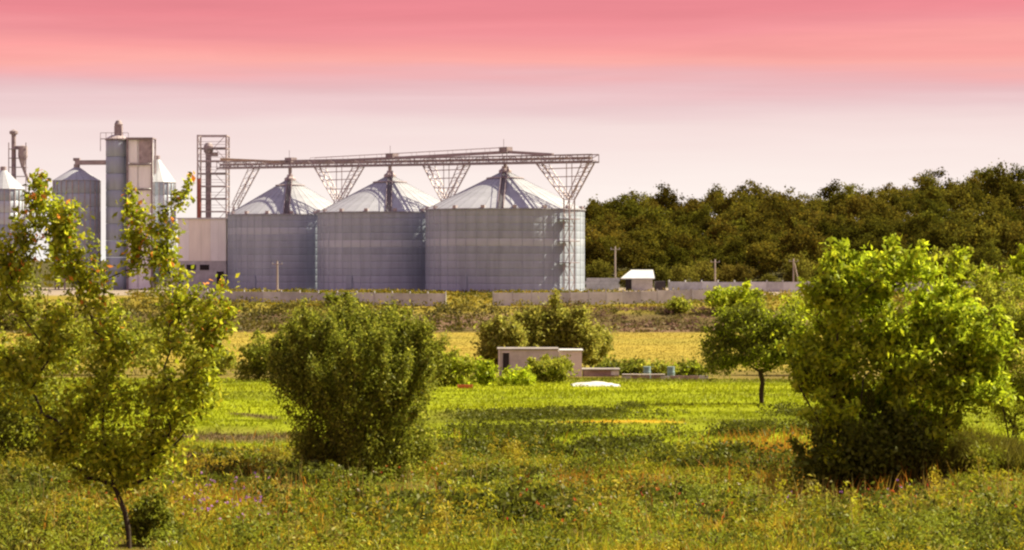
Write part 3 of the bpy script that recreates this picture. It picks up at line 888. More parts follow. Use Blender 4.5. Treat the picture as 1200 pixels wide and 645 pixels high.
# ------------------------------------------------------------------ hut and its yard
d = 188.0; k = d / F
hx0, hxm, hx1 = (584 - 600) * k, (654 - 600) * k, (682 - 600) * k
zb = Hs((hx0 + hx1) / 2, d); zt = CZ + (HY - 410) * k
hut = thing('hut', 'flat-roofed pinkish hut with a paler right end, in front of tall willows', 'hut', ((hx0 + hx1) / 2, d, zb))
MB().box(((hx0 + hxm) / 2, d + 1.6, (zb - .4 + zt) / 2), (hxm - hx0, 3.2, zt - zb + .4)).build('wall', M['plaster'], hut)
MB().box(((hxm + hx1) / 2 + .01, d + 1.75, (zb - .4 + zt - .12) / 2), (hx1 - hxm - .02, 2.9, zt - zb + .28)).build('end_wall', M['plaster_pale'], hut, 'paler end of the hut')
MB().box(((hx0 + hxm) / 2 - .02, d + 1.6, zt + .04), (hxm - hx0 + .16, 3.4, .08)).build('roof', M['felt'], hut)
MB().box(((hxm + hx1) / 2 + .12, d + 1.75, zt - .08), (hx1 - hxm, 3.1, .07)).build('end_roof', M['concrete'], hut)
MB().box((hx0 + .06, d - .06, (zb + zt) / 2), (.12, .12, zt - zb)).build('corner_board', M['plaster_pale'], hut)
dr = MB().box((hx0 + .62, d - .01, zb + .95), (.5, .1, 1.9)).build('door', M['dark'], hut)
MB().box((hx0 + .62, d - .03, zb + 1.95), (.62, .1, .08)).build('door_head', M['plaster_pale'], dr)
# annex
ax0, ax1 = (684 - 600) * k, (726 - 600) * k
za_ = CZ + (HY - 434.5) * k
T = thing('annex', 'low flat-roofed annex with a white end beside the pinkish hut', 'outbuilding', ((ax0 + ax1) / 2, d + 1, zb))
MB().box(((ax0 + ax1) / 2, d + 2.2, (zb - .4 + za_) / 2), (ax1 - ax0, 2.2, za_ - zb + .4)).build('wall', M['brown_wall'], T)
MB().box((ax1 - .32, d + 1.05, (zb + za_) / 2), (.66, .12, za_ - zb - .05)).build('end_panel', M['white_sheet'], T)
MB().box(((ax0 + ax1) / 2, d + 2.1, za_ + .04), (ax1 - ax0 + .2, 2.5, .07)).build('roof', M['felt'], T)
# tarp heap
p = gp(697, 452.5)
xs = np.linspace(-1.5, 1.6, 24); ys = np.linspace(-.9, .9, 10)
XX, YY = np.meshgrid(xs, ys)
ZZ = (0.26 * (1 - ((XX + .1) / 1.75) ** 2).clip(0) * (1 - (np.abs(YY) / .95) ** 2) + .22 * (fbm(XX * 1.8 + 9, YY * 2.6, 3) - .5)) 
ZZ = ZZ + 0.0
VV = np.stack([XX + p[0], YY + p[1], ZZ + Hs(p[0], p[1])], -1).reshape(-1, 3)
nX = len(xs); i0 = (np.arange(len(ys) - 1)[:, None] * nX + np.arange(nX - 1)[None, :]).ravel()
tp = np_mesh('tarpaulin', VV, np.stack([i0, i0 + 1, i0 + nX + 1, i0 + nX], 1), M['white_sheet'], off=p, smooth=True)
tp.location = p
sm = tp.modifiers.new('thickness', 'SOLIDIFY'); sm.thickness = .04
tag(tp, 'white tarpaulin sheet draped over a low heap before the annex', 'tarpaulin')
# low board wall
d = 171.0; k = d / F
wx0, wx1 = (729 - 600) * k, (832 - 600) * k
zw = CZ + (HY - 441.5) * k
T = thing('board_wall', 'low weathered board wall stretching right of the tarpaulin', 'wall', ((wx0 + wx1) / 2, d + 1.2, Hs((wx0 + wx1) / 2, d)))
T['kind'] = 'thing'
nb = 9
for i in range(nb):
    w_ = (wx1 - wx0) / nb
    xc = wx0 + w_ * (i + .5)
    MB().box((xc, d + 1.2 + .03 * (i % 2), (Hs(xc, d) - .2 + zw) / 2), (w_ - .04, .12, zw - Hs(xc, d) + .2 + rng.uniform(-.05, .05))).build('board_panel', M['brown_wall'] if i % 4 else M['plaster'], T)
MB().box(((wx0 + wx1) / 2 - 1.6, d + 1.2, zw + .09), (3.2, .3, .07)).build('coping', M['plaster_pale'], T)
for px_, lab in ((758, 'faded blue barrel behind the low board wall, nearer the hut'), (786, 'faded blue barrel behind the low board wall, farther from the hut')):
    xb_ = (px_ - 600) * k * 1.02; yb_ = d + 3.2; z_ = Hs(xb_, yb_)
    T = thing('barrel', lab, 'barrel', (xb_, yb_, z_), 'blue barrels by the board wall')
    MB().lathe((xb_, yb_, z_), [(0, 0), (.27, 0), (.3, .3), (.27, .32), (.3, .62), (.27, .64), (.28, .95), (0, .95)], 16).build('body', M['blue'], T)
    MB().lathe((xb_, yb_, z_ + .95), [(.29, 0), (.29, .06), (0, .07)], 16).build('lid', M['blue'], T)
p = gp(545, 455.5)
T = thing('plastic_crate', 'small orange plastic crate in the grass left of the hut', 'crate', p)
MB().box((p[0], p[1], p[2] + .04), (.9, .5, .06)).build('bottom', M['orange'], T)
for a_ in (-1, 1):
    MB().box((p[0] + a_ * .44, p[1], p[2] + .12), (.05, .5, .2)).build('side', M['orange'], T)
    MB().box((p[0], p[1] + a_ * .24, p[2] + .12), (.8, .05, .2)).build('side', M['orange'], T)

# ------------------------------------------------------------------ foliage generators
def leaf_quads(P, size, rg, up=0.35, aspect=0.5, droop=0.2):
    n = len(P)
    ax = rg.normal(size=(n, 3)); ax[:, 2] -= droop
    ax /= np.linalg.norm(ax, axis=1, keepdims=True)
    nn = rg.normal(size=(n, 3)); nn[:, 2] += up * 2
    sd = np.cross(ax, nn); sd /= np.linalg.norm(sd, axis=1, keepdims=True) + 1e-9
    nn = np.cross(sd, ax)
    L_ = (size * rg.uniform(.6, 1.3, n))[:, None]
    Wd = L_ * aspect * rg.uniform(.8, 1.2, (n, 1))
    v0 = P - ax * L_ * .5
    v1 = P + sd * Wd * .5 + nn * L_ * .1
    v2 = P + ax * L_ * .5
    v3 = P - sd * Wd * .5 + nn * L_ * .1
    V = np.stack([v0, v1, v2, v3], 1).reshape(-1, 3)
    return V, np.arange(4 * n).reshape(-1, 4)

def skeleton(trunk, par, clumps, rg, seg, r0, upr=.12):
    pos = [np.array(p, float) for p in trunk]; parent = list(par)
    base = pos[0]
    order = np.argsort(np.linalg.norm(clumps - base, axis=1))
    tips = {}
    arr = np.array(pos)
    for ci in order:
        c = clumps[ci]
        dv = arr - c
        dist = np.linalg.norm(dv, axis=1)
        cost = dist + 1.6 * np.maximum(0, dv[:, 2] + upr * dist)
        j = int(np.argmin(cost))
        n = max(1, int(dist[j] / seg))
        a = arr[j]; new = []
        for k in range(1, n + 1):
            f = k / n
            q = a + (c - a) * f
            if k < n:
                q = q + rg.normal(size=3) * seg * .22
                q[2] += seg * .25 * math.sin(f * math.pi)
            parent.append(j if k == 1 else len(pos) - 1)
            pos.append(q); new.append(q)
        tips[ci] = len(pos) - 1
        arr = np.vstack([arr, new])
    n = len(pos); w = np.zeros(n)
    kids = np.zeros(n)
    for i in range(n - 1, -1, -1):
        if w[i] == 0: w[i] = r0 ** 2.2
        if parent[i] >= 0: w[parent[i]] += w[i]
    return np.array(pos), np.array(parent), w ** (1 / 2.2)

def tubes(pos, parent, rad, n=5):
    idx = np.where(parent >= 0)[0]
    A, B = pos[parent[idx]], pos[idx]
    rb = rad[idx]; ra = np.minimum(rad[parent[idx]], rb * 1.35)
    d = B - A; l = np.linalg.norm(d, axis=1, keepdims=True) + 1e-9; d = d / l
    up = np.where(np.abs(d[:, 2:3]) < .9, np.array([[0, 0, 1.]]), np.array([[1., 0, 0]]))
    u = np.cross(d, up); u /= np.linalg.norm(u, axis=1, keepdims=True); v = np.cross(u, d)
    t = np.arange(n) * 2 * np.pi / n
    ring = u[:, None, :] * np.cos(t)[None, :, None] + v[:, None, :] * np.sin(t)[None, :, None]
    V = np.concatenate([A[:, None] + ring * ra[:, None, None], B[:, None] + ring * rb[:, None, None]], 1).reshape(-1, 3)
    k = np.arange(len(idx))[:, None] * 2 * n
    i = np.arange(n); j = (i + 1) % n
    Q = np.stack([k + i, k + j, k + n + j, k + n + i], -1).reshape(-1, 4)
    return V, Q

def leaf_cols(n, cols, rg, jit=0.3):
    cols = np.array(cols)
    c = cols[rg.integers(0, len(cols), n)]
    return c * (1 + rg.uniform(-jit, jit, (n, 1)))

OLIVE = [(0.125, 0.14, 0.014), (0.155, 0.168, 0.017), (0.092, 0.108, 0.012), (0.205, 0.205, 0.024)]
LUSH = [(0.20, 0.245, 0.010), (0.155, 0.20, 0.010), (0.27, 0.30, 0.014), (0.12, 0.155, 0.010)]
YOUNG = [(0.19, 0.215, 0.011), (0.14, 0.165, 0.010), (0.26, 0.265, 0.016), (0.10, 0.12, 0.010)]
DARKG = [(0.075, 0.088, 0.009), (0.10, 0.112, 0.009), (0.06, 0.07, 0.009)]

def plant(name, label, cat, px, py, ells, leaf, ncl, nlf, cols, clr, group=None, stems=1, d=None, trunk_h=0.35, seed=1, r0=None,
          aspect=.5, depth=.9, tips=None, up=.35, edge=.42, jit=.3, clump_jit=.2, trunk_px=None, mat_='leaf', upr=.25, lobes=0, lobe_r=.1, shoots=0, shoot_len=.16, zst=.8):
    """Tree or shrub: leaf clumps filling ellipses (picture units at the plant's own distance, given real depth), joined to a branching skeleton."""
    rg = np.random.default_rng(seed)
    b = gp(px, py); d = float(b[1])
    s = d / F
    T = thing(name, label, cat, b, group)
    C = []
    wts = np.array([e[2] * e[3] for e in ells], float); wts /= wts.sum()
    for ei, e in enumerate(ells):
        n = max(1, int(round((lobes if lobes else ncl) * wts[ei])))
        dr = rg.normal(size=(n, 3)); dr /= np.linalg.norm(dr, axis=1, keepdims=True)
        rr = rg.uniform(0, 1, n) ** edge
        rr = rr * rg.uniform(.86, 1.08, n)
        ctr = at(e[0], e[1], d)
        dz = e[4] if len(e) > 4 else 0
        off = dr * rr[:, None] * np.array((e[2] * s, e[2] * s * depth, e[3] * s))
        C.append(ctr + np.array((0, dz * s, 0)) + off)
    C = np.concatenate(C)
    C[:, 2] = np.maximum(C[:, 2], b[2] + 4 * s)
    h0 = C[:, 2].max() - b[2]
    if lobes:
        per = max(1, int(round(ncl / len(C))))
        ls = np.repeat(rg.uniform(.55, 1.25, len(C)), per)[:, None]
        C = np.repeat(C, per, 0) + rg.normal(size=(len(C) * per, 3)) * lobe_r * h0 * ls * np.array((1, 1, .62))
        C[:, 2] = np.maximum(C[:, 2], b[2] + 4 * s)
    nmain = len(C)
    if shoots:
        mid = C.mean(0)
        cand = np.where(C[:, 2] > b[2] + .35 * h0)[0]
        rad_ = np.linalg.norm((C[cand] - mid) / np.array((1, 1, 1)), axis=1)
        cand = cand[np.argsort(-rad_)][:max(4, int(len(cand) * .5))]
        ex = []
        for j in rg.choice(cand, shoots):
            dv = (C[j] - mid); dv = dv / (np.linalg.norm(dv) + 1e-6) * .55 + np.array((0, 0, .85)) + rg.normal(size=3) * .25
            dv /= np.linalg.norm(dv)
            ln = shoot_len * h0 * rg.uniform(.4, 1.2)
            for f in (.35, .7, 1.0):
                ex.append(C[j] + dv * ln * f)
        C = np.concatenate([C, np.array(ex)])
    Ht = C[:, 2].max() - b[2]
    trunk, par = [b - np.array((0, 0, .15))], [-1]
    if trunk_px:
        for (qx, qy) in trunk_px:
            par.append(len(trunk) - 1); trunk.append(at(qx, qy, d))
    elif stems == 1:
        for f in (.35, .7, 1.0):
            par.append(len(trunk) - 1); trunk.append(b + np.array((rg.normal() * .03 * Ht, rg.normal() * .03 * Ht, Ht * trunk_h * f)))
    else:
        for k in range(stems):
            an = 2 * math.pi * k / stems + rg.uniform(-.4, .4)
            j = 0
            for f in (.5, 1.0):
                par.append(j); j = len(trunk)
                trunk.append(b + np.array((math.cos(an), math.sin(an), 0)) * Ht * trunk_h * .55 * f + np.array((0, 0, Ht * trunk_h * f)))
    seg = max(.06, Ht * .055)
    pos, parent, rad = skeleton(trunk, par, C, rg, seg, r0 if r0 else Ht * .0011, upr)
    Vt, Qt = tubes(pos, parent, rad)
    np_mesh('trunk', Vt, Qt, M['bark'], None, T, b, True)
    cnt = np.maximum(3, (nlf * rg.uniform(.5, 1.5, len(C))).astype(int))
    cnt[nmain:] = np.maximum(4, cnt[nmain:] * .4).astype(int)
    ctr = np.repeat(C, cnt, 0)
    scl = rg.uniform(.7, 1.3, len(C)); scl[nmain:] *= .45
    sc = np.repeat(scl, cnt)[:, None]
    P = ctr + rg.normal(size=ctr.shape) * clr * sc * np.array((1, 1, zst))
    # some leaves along the twigs
    ti = rg.integers(len(trunk), len(pos), int(len(P) * .12)) if len(pos) > len(trunk) else np.zeros(0, int)
    P = np.concatenate([P, pos[ti] + rg.normal(size=(len(ti), 3)) * clr * .5])
    P = P[P[:, 2] > H(P[:, 0], P[:, 1]) + .02]
    V, Q = leaf_quads(P, leaf, rg, up, aspect)
    c = leaf_cols(len(P), cols, rg, jit)
    cv = 1 + clump_jit * (2 * fbm(P[:, 0] / (clr * 2.5), P[:, 2] / (clr * 2.5) + P[:, 1] / (clr * 2.5), seed) - 1)
    c = c * cv[:, None]
    if tips:
        hi = (P[:, 2] - b[2]) / Ht
        mk = rg.random(len(P)) < tips[1] * np.clip((hi - .45) / .5, 0, 1)
        c[mk] = np.array(tips[0]) * rg.uniform(.7, 1.2, (mk.sum(), 1))
    np_mesh('crown', V, Q, M[mat_], np.repeat(c, 4, 0), T, b)
    return T

# ------------------------------------------------------------------ wooded hill
protos = []
WOOD = [(0.092, 0.092, 0.012), (0.115, 0.112, 0.012), (0.07, 0.074, 0.012), (0.155, 0.142, 0.013)]
for v in range(7):
    rg = np.random.default_rng(100 + v)
    h = 11.0; cr_ = rg.uniform(3.7, 4.6)
    nl_ = 17; per = 6
    dr = rg.normal(size=(nl_, 3)); dr[:, 2] += .25; dr /= np.linalg.norm(dr, axis=1, keepdims=True)
    rr = rg.uniform(.55, 1.0, nl_)
    ctrz = 5.6
    lob = dr * rr[:, None] * np.array((cr_ * .82, cr_ * .82, 4.3)) + np.array((0, 0, ctrz))
    n = nl_ * per
    C = np.repeat(lob, per, 0) + rg.normal(size=(n, 3)) * np.array((.75, .75, .6))
    C[:, :2] *= np.clip(1.15 - .035 * (C[:, 2:3] - 4), .75, 1.2)
    trunk = [np.array((0, 0, -.8)), np.array((.1, 0, 1.5)), np.array((-.1, .15, 3.6)), np.array((.1, .1, 6.0)), np.array((0, 0, 8.0))]
    pos, parent, rad = skeleton(trunk, [-1, 0, 1, 2, 3], C, rg, 1.2, .018)
    Vt, Qt = tubes(pos, parent, rad)
    cnt = (34 * rg.uniform(.6, 1.4, n)).astype(int)
    ctr = np.repeat(C, cnt, 0)
    P = ctr + rg.normal(size=ctr.shape) * np.array((.55, .55, .4))
    V, Q = leaf_quads(P, .5, rg, .5, .7)
    c = leaf_cols(len(P), WOOD, rg, .3)
    protos.append((Vt, Qt, V, Q, np.repeat(c, 4, 0)))
spots = []
rg = np.random.default_rng(55)
yrow = 446.0; row = 0
while yrow < 628:
    xmin = (655 - 600) / F * yrow; xmax = (1275 - 600) / F * yrow
    stp = 7.0 + (yrow - 446) * .012
    for xx in np.arange(xmin, xmax, stp):
        spots.append((xx + rg.uniform(-2.2, 2.2) + (row % 2) * stp / 2, yrow + rg.uniform(-3, 3), row))
    yrow += 12.0 + row * .35; row += 1
proto_me = []
for i, (x, y, row) in enumerate(spots):
    v = int(rg.integers(0, 7))
    sc = rg.uniform(.78, 1.18) * (0.85 if row == 0 else 1.0)
    z = Hs(x, y)
    pxt = 600 + F * x / y
    band = 'front-row tree of the wooded hill' if row == 0 else ('tree on the skyline crest of the wooded hill' if y > 560 else 'tree half way up the wooded hill')
    side = 'near the widest silo' if pxt < 830 else ('left of the big leafy tree' if pxt < 950 else ('above the big leafy tree' if pxt < 1090 else 'towards the right edge'))
    T = thing('forest_tree', 'dark ' + band + ', ' + side, 'tree', (x, y, z), 'trees of the wooded hill')
    T.rotation_euler = (0, 0, rg.uniform(0, 6.28)); T.scale = (sc * rg.uniform(.9, 1.1), sc * rg.uniform(.9, 1.1), sc * rg.uniform(.85, 1.15))
    if len(proto_me) <= v or proto_me[v] is None:
        while len(proto_me) <= v: proto_me.append(None)
        Vt, Qt, Vl, Ql, cl = protos[v]
        a_ = np_mesh('trunk', Vt, Qt, M['bark'], None, T, None, True)
        b_ = np_mesh('crown', Vl, Ql, M['forest_leaf'], cl, T)
        proto_me[v] = (a_, b_)
    else:
        for o in proto_me[v]:
            c_ = o.copy(); COL.objects.link(c_); c_.parent = T

# lighter shrubs along the foot of the wood
edge_me = []
EDGE = [(0.15, 0.14, 0.02), (0.19, 0.17, 0.025), (0.12, 0.115, 0.018)]
for i, px_ in enumerate(np.arange(690, 1260, 21.0)):
    y = 430 + rg.uniform(-4, 5); x = (px_ + rg.uniform(-9, 9) - 600) / F * y
    where = 'behind the small shed' if px_ < 800 else ('left of the big leafy tree' if px_ < 950 else 'towards the right edge')
    T = thing('edge_shrub', 'lighter leafy shrub along the foot of the dark wood, ' + where, 'shrub', (x, y, Hs(x, y)), 'shrubs along the foot of the wood')
    sc = rg.uniform(.7, 1.35)
    T.scale = (sc * rg.uniform(.9, 1.2), sc, sc * rg.uniform(.8, 1.35)); T.rotation_euler = (0, 0, rg.uniform(0, 6.28))
    if len(edge_me) < 3:
        C = rg.normal(size=(60, 3)); C /= np.linalg.norm(C, axis=1, keepdims=True)
        C = C * (rg.uniform(0, 1, (60, 1)) ** .4) * np.array((1.9, 1.9, 1.7)) + np.array((0, 0, 1.9)) + rg.normal(size=(60, 3)) * .3
        C[:, 2] = np.maximum(C[:, 2], .2)
        pos, parent, rad = skeleton([np.array((0, 0, -.3)), np.array((.05, 0, .5)), np.array((0, .05, 1.0))], [-1, 0, 1], C, rg, .6, .012)
        a_ = np_mesh('trunk', *tubes(pos, parent, rad), M['bark'], None, T, None, True)
        P = np.repeat(C, 26, 0); P = P + rg.normal(size=P.shape) * .33
        V, Q = leaf_quads(P, .36, rg, .4, .65)
        b_ = np_mesh('crown', V, Q, M['edge_leaf'], np.repeat(leaf_cols(len(P), EDGE, rg, .3), 4, 0), T)
        edge_me.append((a_, b_))
    else:
        for o in edge_me[int(rg.integers(0, 3))]:
            c_ = o.copy(); COL.objects.link(c_); c_.parent = T

# ------------------------------------------------------------------ foreground and middle trees
LT = [(45, 205), (18, 290), (70, 255), (110, 330), (158, 232), (150, 300), (195, 230), (190, 330), (230, 345), (258, 425), (225, 460), (15, 400), (60, 420), (20, 345), (100, 420), (160, 430)]
plant('young_tree', 'young vase-shaped tree with reddish shoot tips rising in front of the small silos', 'tree', 152, 643,
      [(45, 235, 10, 40), (70, 290, 27, 62), (12, 325, 20, 44), (106, 335, 22, 52), (130, 400, 34, 60), (158, 290, 9, 60), (188, 285, 16, 66), (205, 375, 26, 58), (240, 390, 14, 60),
       (60, 390, 34, 55), (20, 430, 34, 44), (110, 470, 52, 56), (190, 470, 42, 50), (232, 455, 26, 40), (70, 495, 38, 36), (140, 525, 48, 30), (30, 285, 10, 40), (212, 235, 4, 24), (258, 380, 8, 60), (185, 515, 34, 34), (115, 540, 44, 24), (70, 530, 34, 22), (170, 545, 34, 20), (140, 562, 34, 14), (100, 560, 24, 12)],
      0.09, 600, 25, YOUNG, .10, trunk_px=[(150, 620), (146, 600), (134, 570), (126, 545), (120, 500), (124, 440)], seed=11, r0=.0030, upr=.42,
      tips=((0.42, 0.16, 0.03), .05), depth=.85, edge=.6, up=.2, shoots=80, shoot_len=.09)
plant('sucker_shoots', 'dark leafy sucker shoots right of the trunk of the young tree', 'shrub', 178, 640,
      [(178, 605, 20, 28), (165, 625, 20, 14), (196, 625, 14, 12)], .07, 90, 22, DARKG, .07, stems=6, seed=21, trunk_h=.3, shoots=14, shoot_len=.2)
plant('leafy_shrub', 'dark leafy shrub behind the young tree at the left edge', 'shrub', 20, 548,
      [(15, 480, 62, 62), (70, 510, 34, 36), (-30, 470, 50, 70)], .11, 380, 40, DARKG + OLIVE[:2], .18, d=57, stems=5, seed=12)
plant('round_bush', 'large rounded olive bush with upright twigs in the middle distance, dark at its base', 'bush', 424, 562,
      [(420, 436, 98, 70), (420, 425, 88, 60), (380, 440, 62, 44), (466, 440, 50, 50), (424, 500, 84, 50), (424, 530, 76, 34), (372, 522, 34, 34), (476, 522, 34, 34), (424, 545, 78, 18)],
      .082, 720, 96, OLIVE + DARKG, .095, zst=2.0, clump_jit=.35, stems=13, trunk_h=.14, upr=.6, r0=.0028, seed=13, aspect=.42, depth=.95, up=.1, edge=.42, shoots=260, shoot_len=.15)
plant('leafy_tree', 'big bright green leafy tree at the right with an added dark shrub at its foot', 'tree', 1000, 570,
      [(1020, 350, 62, 50), (1060, 400, 84, 66), (1000, 415, 52, 64), (1110, 415, 56, 62), (1035, 480, 85, 50), (968, 465, 34, 44), (1120, 375, 40, 34), (1152, 415, 30, 50), (1000, 318, 28, 18), (1060, 312, 12, 14),
       (1000, 525, 50, 34), (1100, 475, 60, 34), (975, 360, 26, 36), (1060, 520, 40, 28), (962, 410, 24, 40), (985, 335, 26, 26), (1085, 350, 40, 30)],
      .15, 760, 34, LUSH, .13, upr=.3, stems=4, trunk_h=.4, seed=14, aspect=.42, depth=.9, up=.3, edge=.42, lobes=100, lobe_r=.045, shoots=150, shoot_len=.08, clump_jit=.35)
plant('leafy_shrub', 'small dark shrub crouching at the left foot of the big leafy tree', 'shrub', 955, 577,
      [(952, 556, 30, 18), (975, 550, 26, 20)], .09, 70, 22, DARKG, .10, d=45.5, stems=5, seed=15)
plant('shade_filler_shrub', 'dense dark-leaved shrub added for the shade under the big leafy tree', 'shrub', 1010, 572,
      [(1000, 535, 52, 34), (1040, 520, 44, 40), (975, 548, 34, 22), (1060, 540, 30, 22)],   .11, 190, 46, [(0.06, 0.075, 0.009), (0.08, 0.095, 0.009)], .13, shoots=50, shoot_len=.3, stems=7, seed=19, trunk_h=.2)  # added shrub, its dark leaf colour stands in for shade low in the crown
plant('apple_tree', 'short round-crowned orchard tree with a bare trunk, standing in the crop field', 'tree', 893, 473,
      [(880, 402, 58, 42), (850, 412, 28, 28), (905, 385, 40, 36), (925, 405, 22, 30), (870, 370, 26, 20)],
      .17, 330, 50, DARKG + DARKG + LUSH[:1], .22, lobes=90, lobe_r=.06, shoots=30, shoot_len=.08, d=100, trunk_px=[(892, 460), (894, 448), (891, 436)], seed=16, r0=.012)
plant('olive_shrub', 'tall olive shrub at the right edge behind the big leafy tree', 'shrub', 1185, 525,
      [(1175, 430, 46, 74), (1215, 440, 50, 80), (1160, 370, 24, 40), (1200, 370, 30, 40)], .11, 380, 42, OLIVE + YOUNG[:1], .15, lobes=60, lobe_r=.05, shoots=90, d=56, stems=6, seed=17)
plant('yellow_shrub', 'yellow-green shrub peeping out between the orchard tree and the big leafy tree', 'shrub', 950, 440,
      [(955, 375, 34, 40), (985, 370, 30, 40), (935, 358, 20, 16)], .3, 120, 26, LUSH + YOUNG[:1], .45, d=165, stems=4, seed=18)

# willows behind the hut
WIL = [(0.15, 0.15, 0.024), (0.12, 0.125, 0.02), (0.19, 0.18, 0.03)]
for i, (px, py, ells, cols, lab) in enumerate([
    (588, 436, [(588, 402, 26, 27)], WIL, 'low rounded willow at the left end of the clump behind the hut'),
    (622, 434, [(625, 392, 21, 34), (618, 405, 18, 24)], WIL, 'upright willow behind the left half of the hut'),
    (650, 434, [(648, 390, 17, 36), (640, 400, 16, 28)], WIL, 'tallest upright willow behind the middle of the hut'),
    (674, 434, [(674, 392, 19, 36), (684, 402, 16, 26)], WIL, 'upright willow behind the pale right end of the hut'),
    (697, 432, [(697, 404, 14, 22)], WIL, 'small yellowish willow at the right end of the clump behind the hut')]):
    plant('willow_tree', lab, 'tree', px, py, ells, .40, 120, 42, cols, .38, clump_jit=.3, group='willows behind the hut', shoots=24, shoot_len=.12, d=204 + (i % 3) * 3, seed=30 + i, trunk_h=.3, depth=1.0, up=.1)
shr = [
    (648, 449, [(645, 434, 26, 16), (632, 440, 16, 12)], OLIVE, 181, 'olive bush growing against the front of the hut'),
    (610, 452, [(606, 443, 22, 9)], LUSH, 178, 'low green bush in front of the left end of the hut'),
    (565, 452, [(566, 440, 12, 16)], LUSH, 183, 'narrow yellow-green bush just left of the hut'),
    (535, 453, [(530, 435, 24, 22), (510, 428, 16, 26)], OLIVE + LUSH[:1], 178, 'loose olive shrub between the round bush and the hut'),
    (315, 447, [(312, 420, 30, 26), (345, 412, 26, 28), (290, 435, 12, 12)], OLIVE + DARKG[:1], 186, 'broad dull olive shrub left of the round bush'),
    (720, 440, [(718, 433, 22, 9), (740, 432, 20, 9)], DARKG + OLIVE[:1], 196, 'dark low shrub behind the annex'),
    (770, 441, [(768, 434, 24, 8)], OLIVE, 197, 'low shrub behind the blue barrels'),
    (810, 441, [(808, 433, 24, 9)], DARKG + LUSH[:1], 197, 'low shrub at the right end of the board wall'),
    (250, 440, [(250, 425, 26, 16)], OLIVE, 190, 'low shrub at the left end of the crop field'),
    (95, 425, [(80, 398, 60, 26), (180, 402, 40, 22), (225, 410, 26, 16)], OLIVE + DARKG[:1], 230, 'long low olive shrub on the hay field behind the young tree'),
    (160, 440, [(150, 405, 50, 34), (60, 410, 60, 30)], OLIVE + DARKG[:1], 195, 'wide shrub mass seen through the young tree'),
    (400, 362, [(397, 356, 18, 12)], DARKG, 306, 'dark round shrub on the bank below the middle silo'),
    (20, 385, [(15, 345, 36, 44), (-25, 340, 30, 40)], OLIVE + DARKG[:1], 300, 'tall hazy shrub at the left edge below the small silos'),
    (800, 366, [(797, 360, 14, 8)], OLIVE, 312, 'small round shrub on the bank, right of the shrubless slope'),
    (845, 366, [(850, 352, 22, 14), (875, 350, 16, 16)], LUSH + YOUNG[:1], 300, 'bright shrub in front of the pale fence above the orchard tree'),
    (1112, 350, [(1112, 315, 26, 24)], OLIVE + LUSH[:1], 392, 'rounded tree before the wood, above the big leafy tree'),
    (1150, 350, [(1155, 330, 20, 18)], LUSH, 388, 'small light green tree before the wood near the right edge'),
    (1200, 350, [(1200, 322, 16, 24)], LUSH, 386, 'light green tree before the wood at the right edge'),
    (1010, 352, [(1000, 335, 30, 16)], LUSH, 352, 'light green shrub behind the top of the big leafy tree'),
]
for i, (px, py, ells, cols, d_, lab) in enumerate(shr):
    s_ = gp(px, py)[1] / F
    area = sum(e[2] * e[3] for e in ells)
    plant('shrub' if 'tree' not in lab.split(' ')[0:4] else 'small_tree', lab, 'shrub' if ' tree before' not in lab else 'tree', px, py, ells, 5.0 * s_, int(np.clip(area / 8, 26, 160)), 30, cols, 4.4 * s_, shoots=14, shoot_len=.2, d=d_, stems=4, trunk_h=.25, seed=60 + i, up=.25)

# ------------------------------------------------------------------ grass, weeds and flowers
def scatter(n, px0, px1, d0, d1, rg, keep=None, power=1.0):
    wide = px0 <= 0 and px1 >= 1240            # cover that simply goes on past the picture's sides
    mg = np.clip(.12 * d1, 6, 14) if wide else 0.0
    if wide:
        n = int(n * (1 + 2 * mg / ((px1 - px0) / F * (d0 + d1) / 2)))
    dd = np.sqrt(rg.uniform(d0 ** 2, d1 ** 2, n)) if power == 1.0 else d0 * (d1 / d0) ** rg.uniform(0, 1, n)
    x = rg.uniform(0, 1, n) * ((px1 - px0) / F * dd + 2 * mg) + (px0 - 600) / F * dd - mg
    px = 600 + F * x / dd
    if keep is not None:
        m_ = rg.random(n) < keep(x, dd, px)
        x, dd = x[m_], dd[m_]
    return np.stack([x, dd, H(x, dd)], 1)

def blades(name, P, h, w, cols, rg, label, lean=.35, cat='grass'):
    n = len(P)
    an = rg.uniform(0, 2 * np.pi, n)
    side = np.stack([np.cos(an), np.sin(an), np.zeros(n)], 1)
    ld = rg.normal(size=(n, 3)) * lean; ld[:, 2] = 1
    ld /= np.linalg.norm(ld, axis=1, keepdims=True)
    hh = (h * np.ones(n))[:, None]; ww = (w * np.ones(n))[:, None]
    b = P - np.array((0, 0, .03))
    bend = np.stack([ld[:, 0], ld[:, 1], np.zeros(n)], 1) * hh * .35
    V = np.stack([b - side * ww * .5, b + side * ww * .5, b + ld * hh * .6 + side * ww * .4, b + ld * hh + bend + side * ww * .05, b + ld * hh * .6 - side * ww * .4], 1).reshape(-1, 3)
    k = np.arange(n)[:, None] * 5
    Q = np.concatenate([k + np.array([[0, 1, 2, 4]]), k + np.array([[4, 2, 3, 3]])], 1).reshape(-1, 4)
    # triangles avoid the degenerate corner
    Tt = np.concatenate([k + np.array([[0, 1, 2]]), k + np.array([[0, 2, 4]]), k + np.array([[4, 2, 3]])], 1).reshape(-1, 3)
    o = np_mesh(name, V, Tt, M['grass'], np.repeat(cols, 5, 0))
    return tag(o, label, cat, kind='stuff')

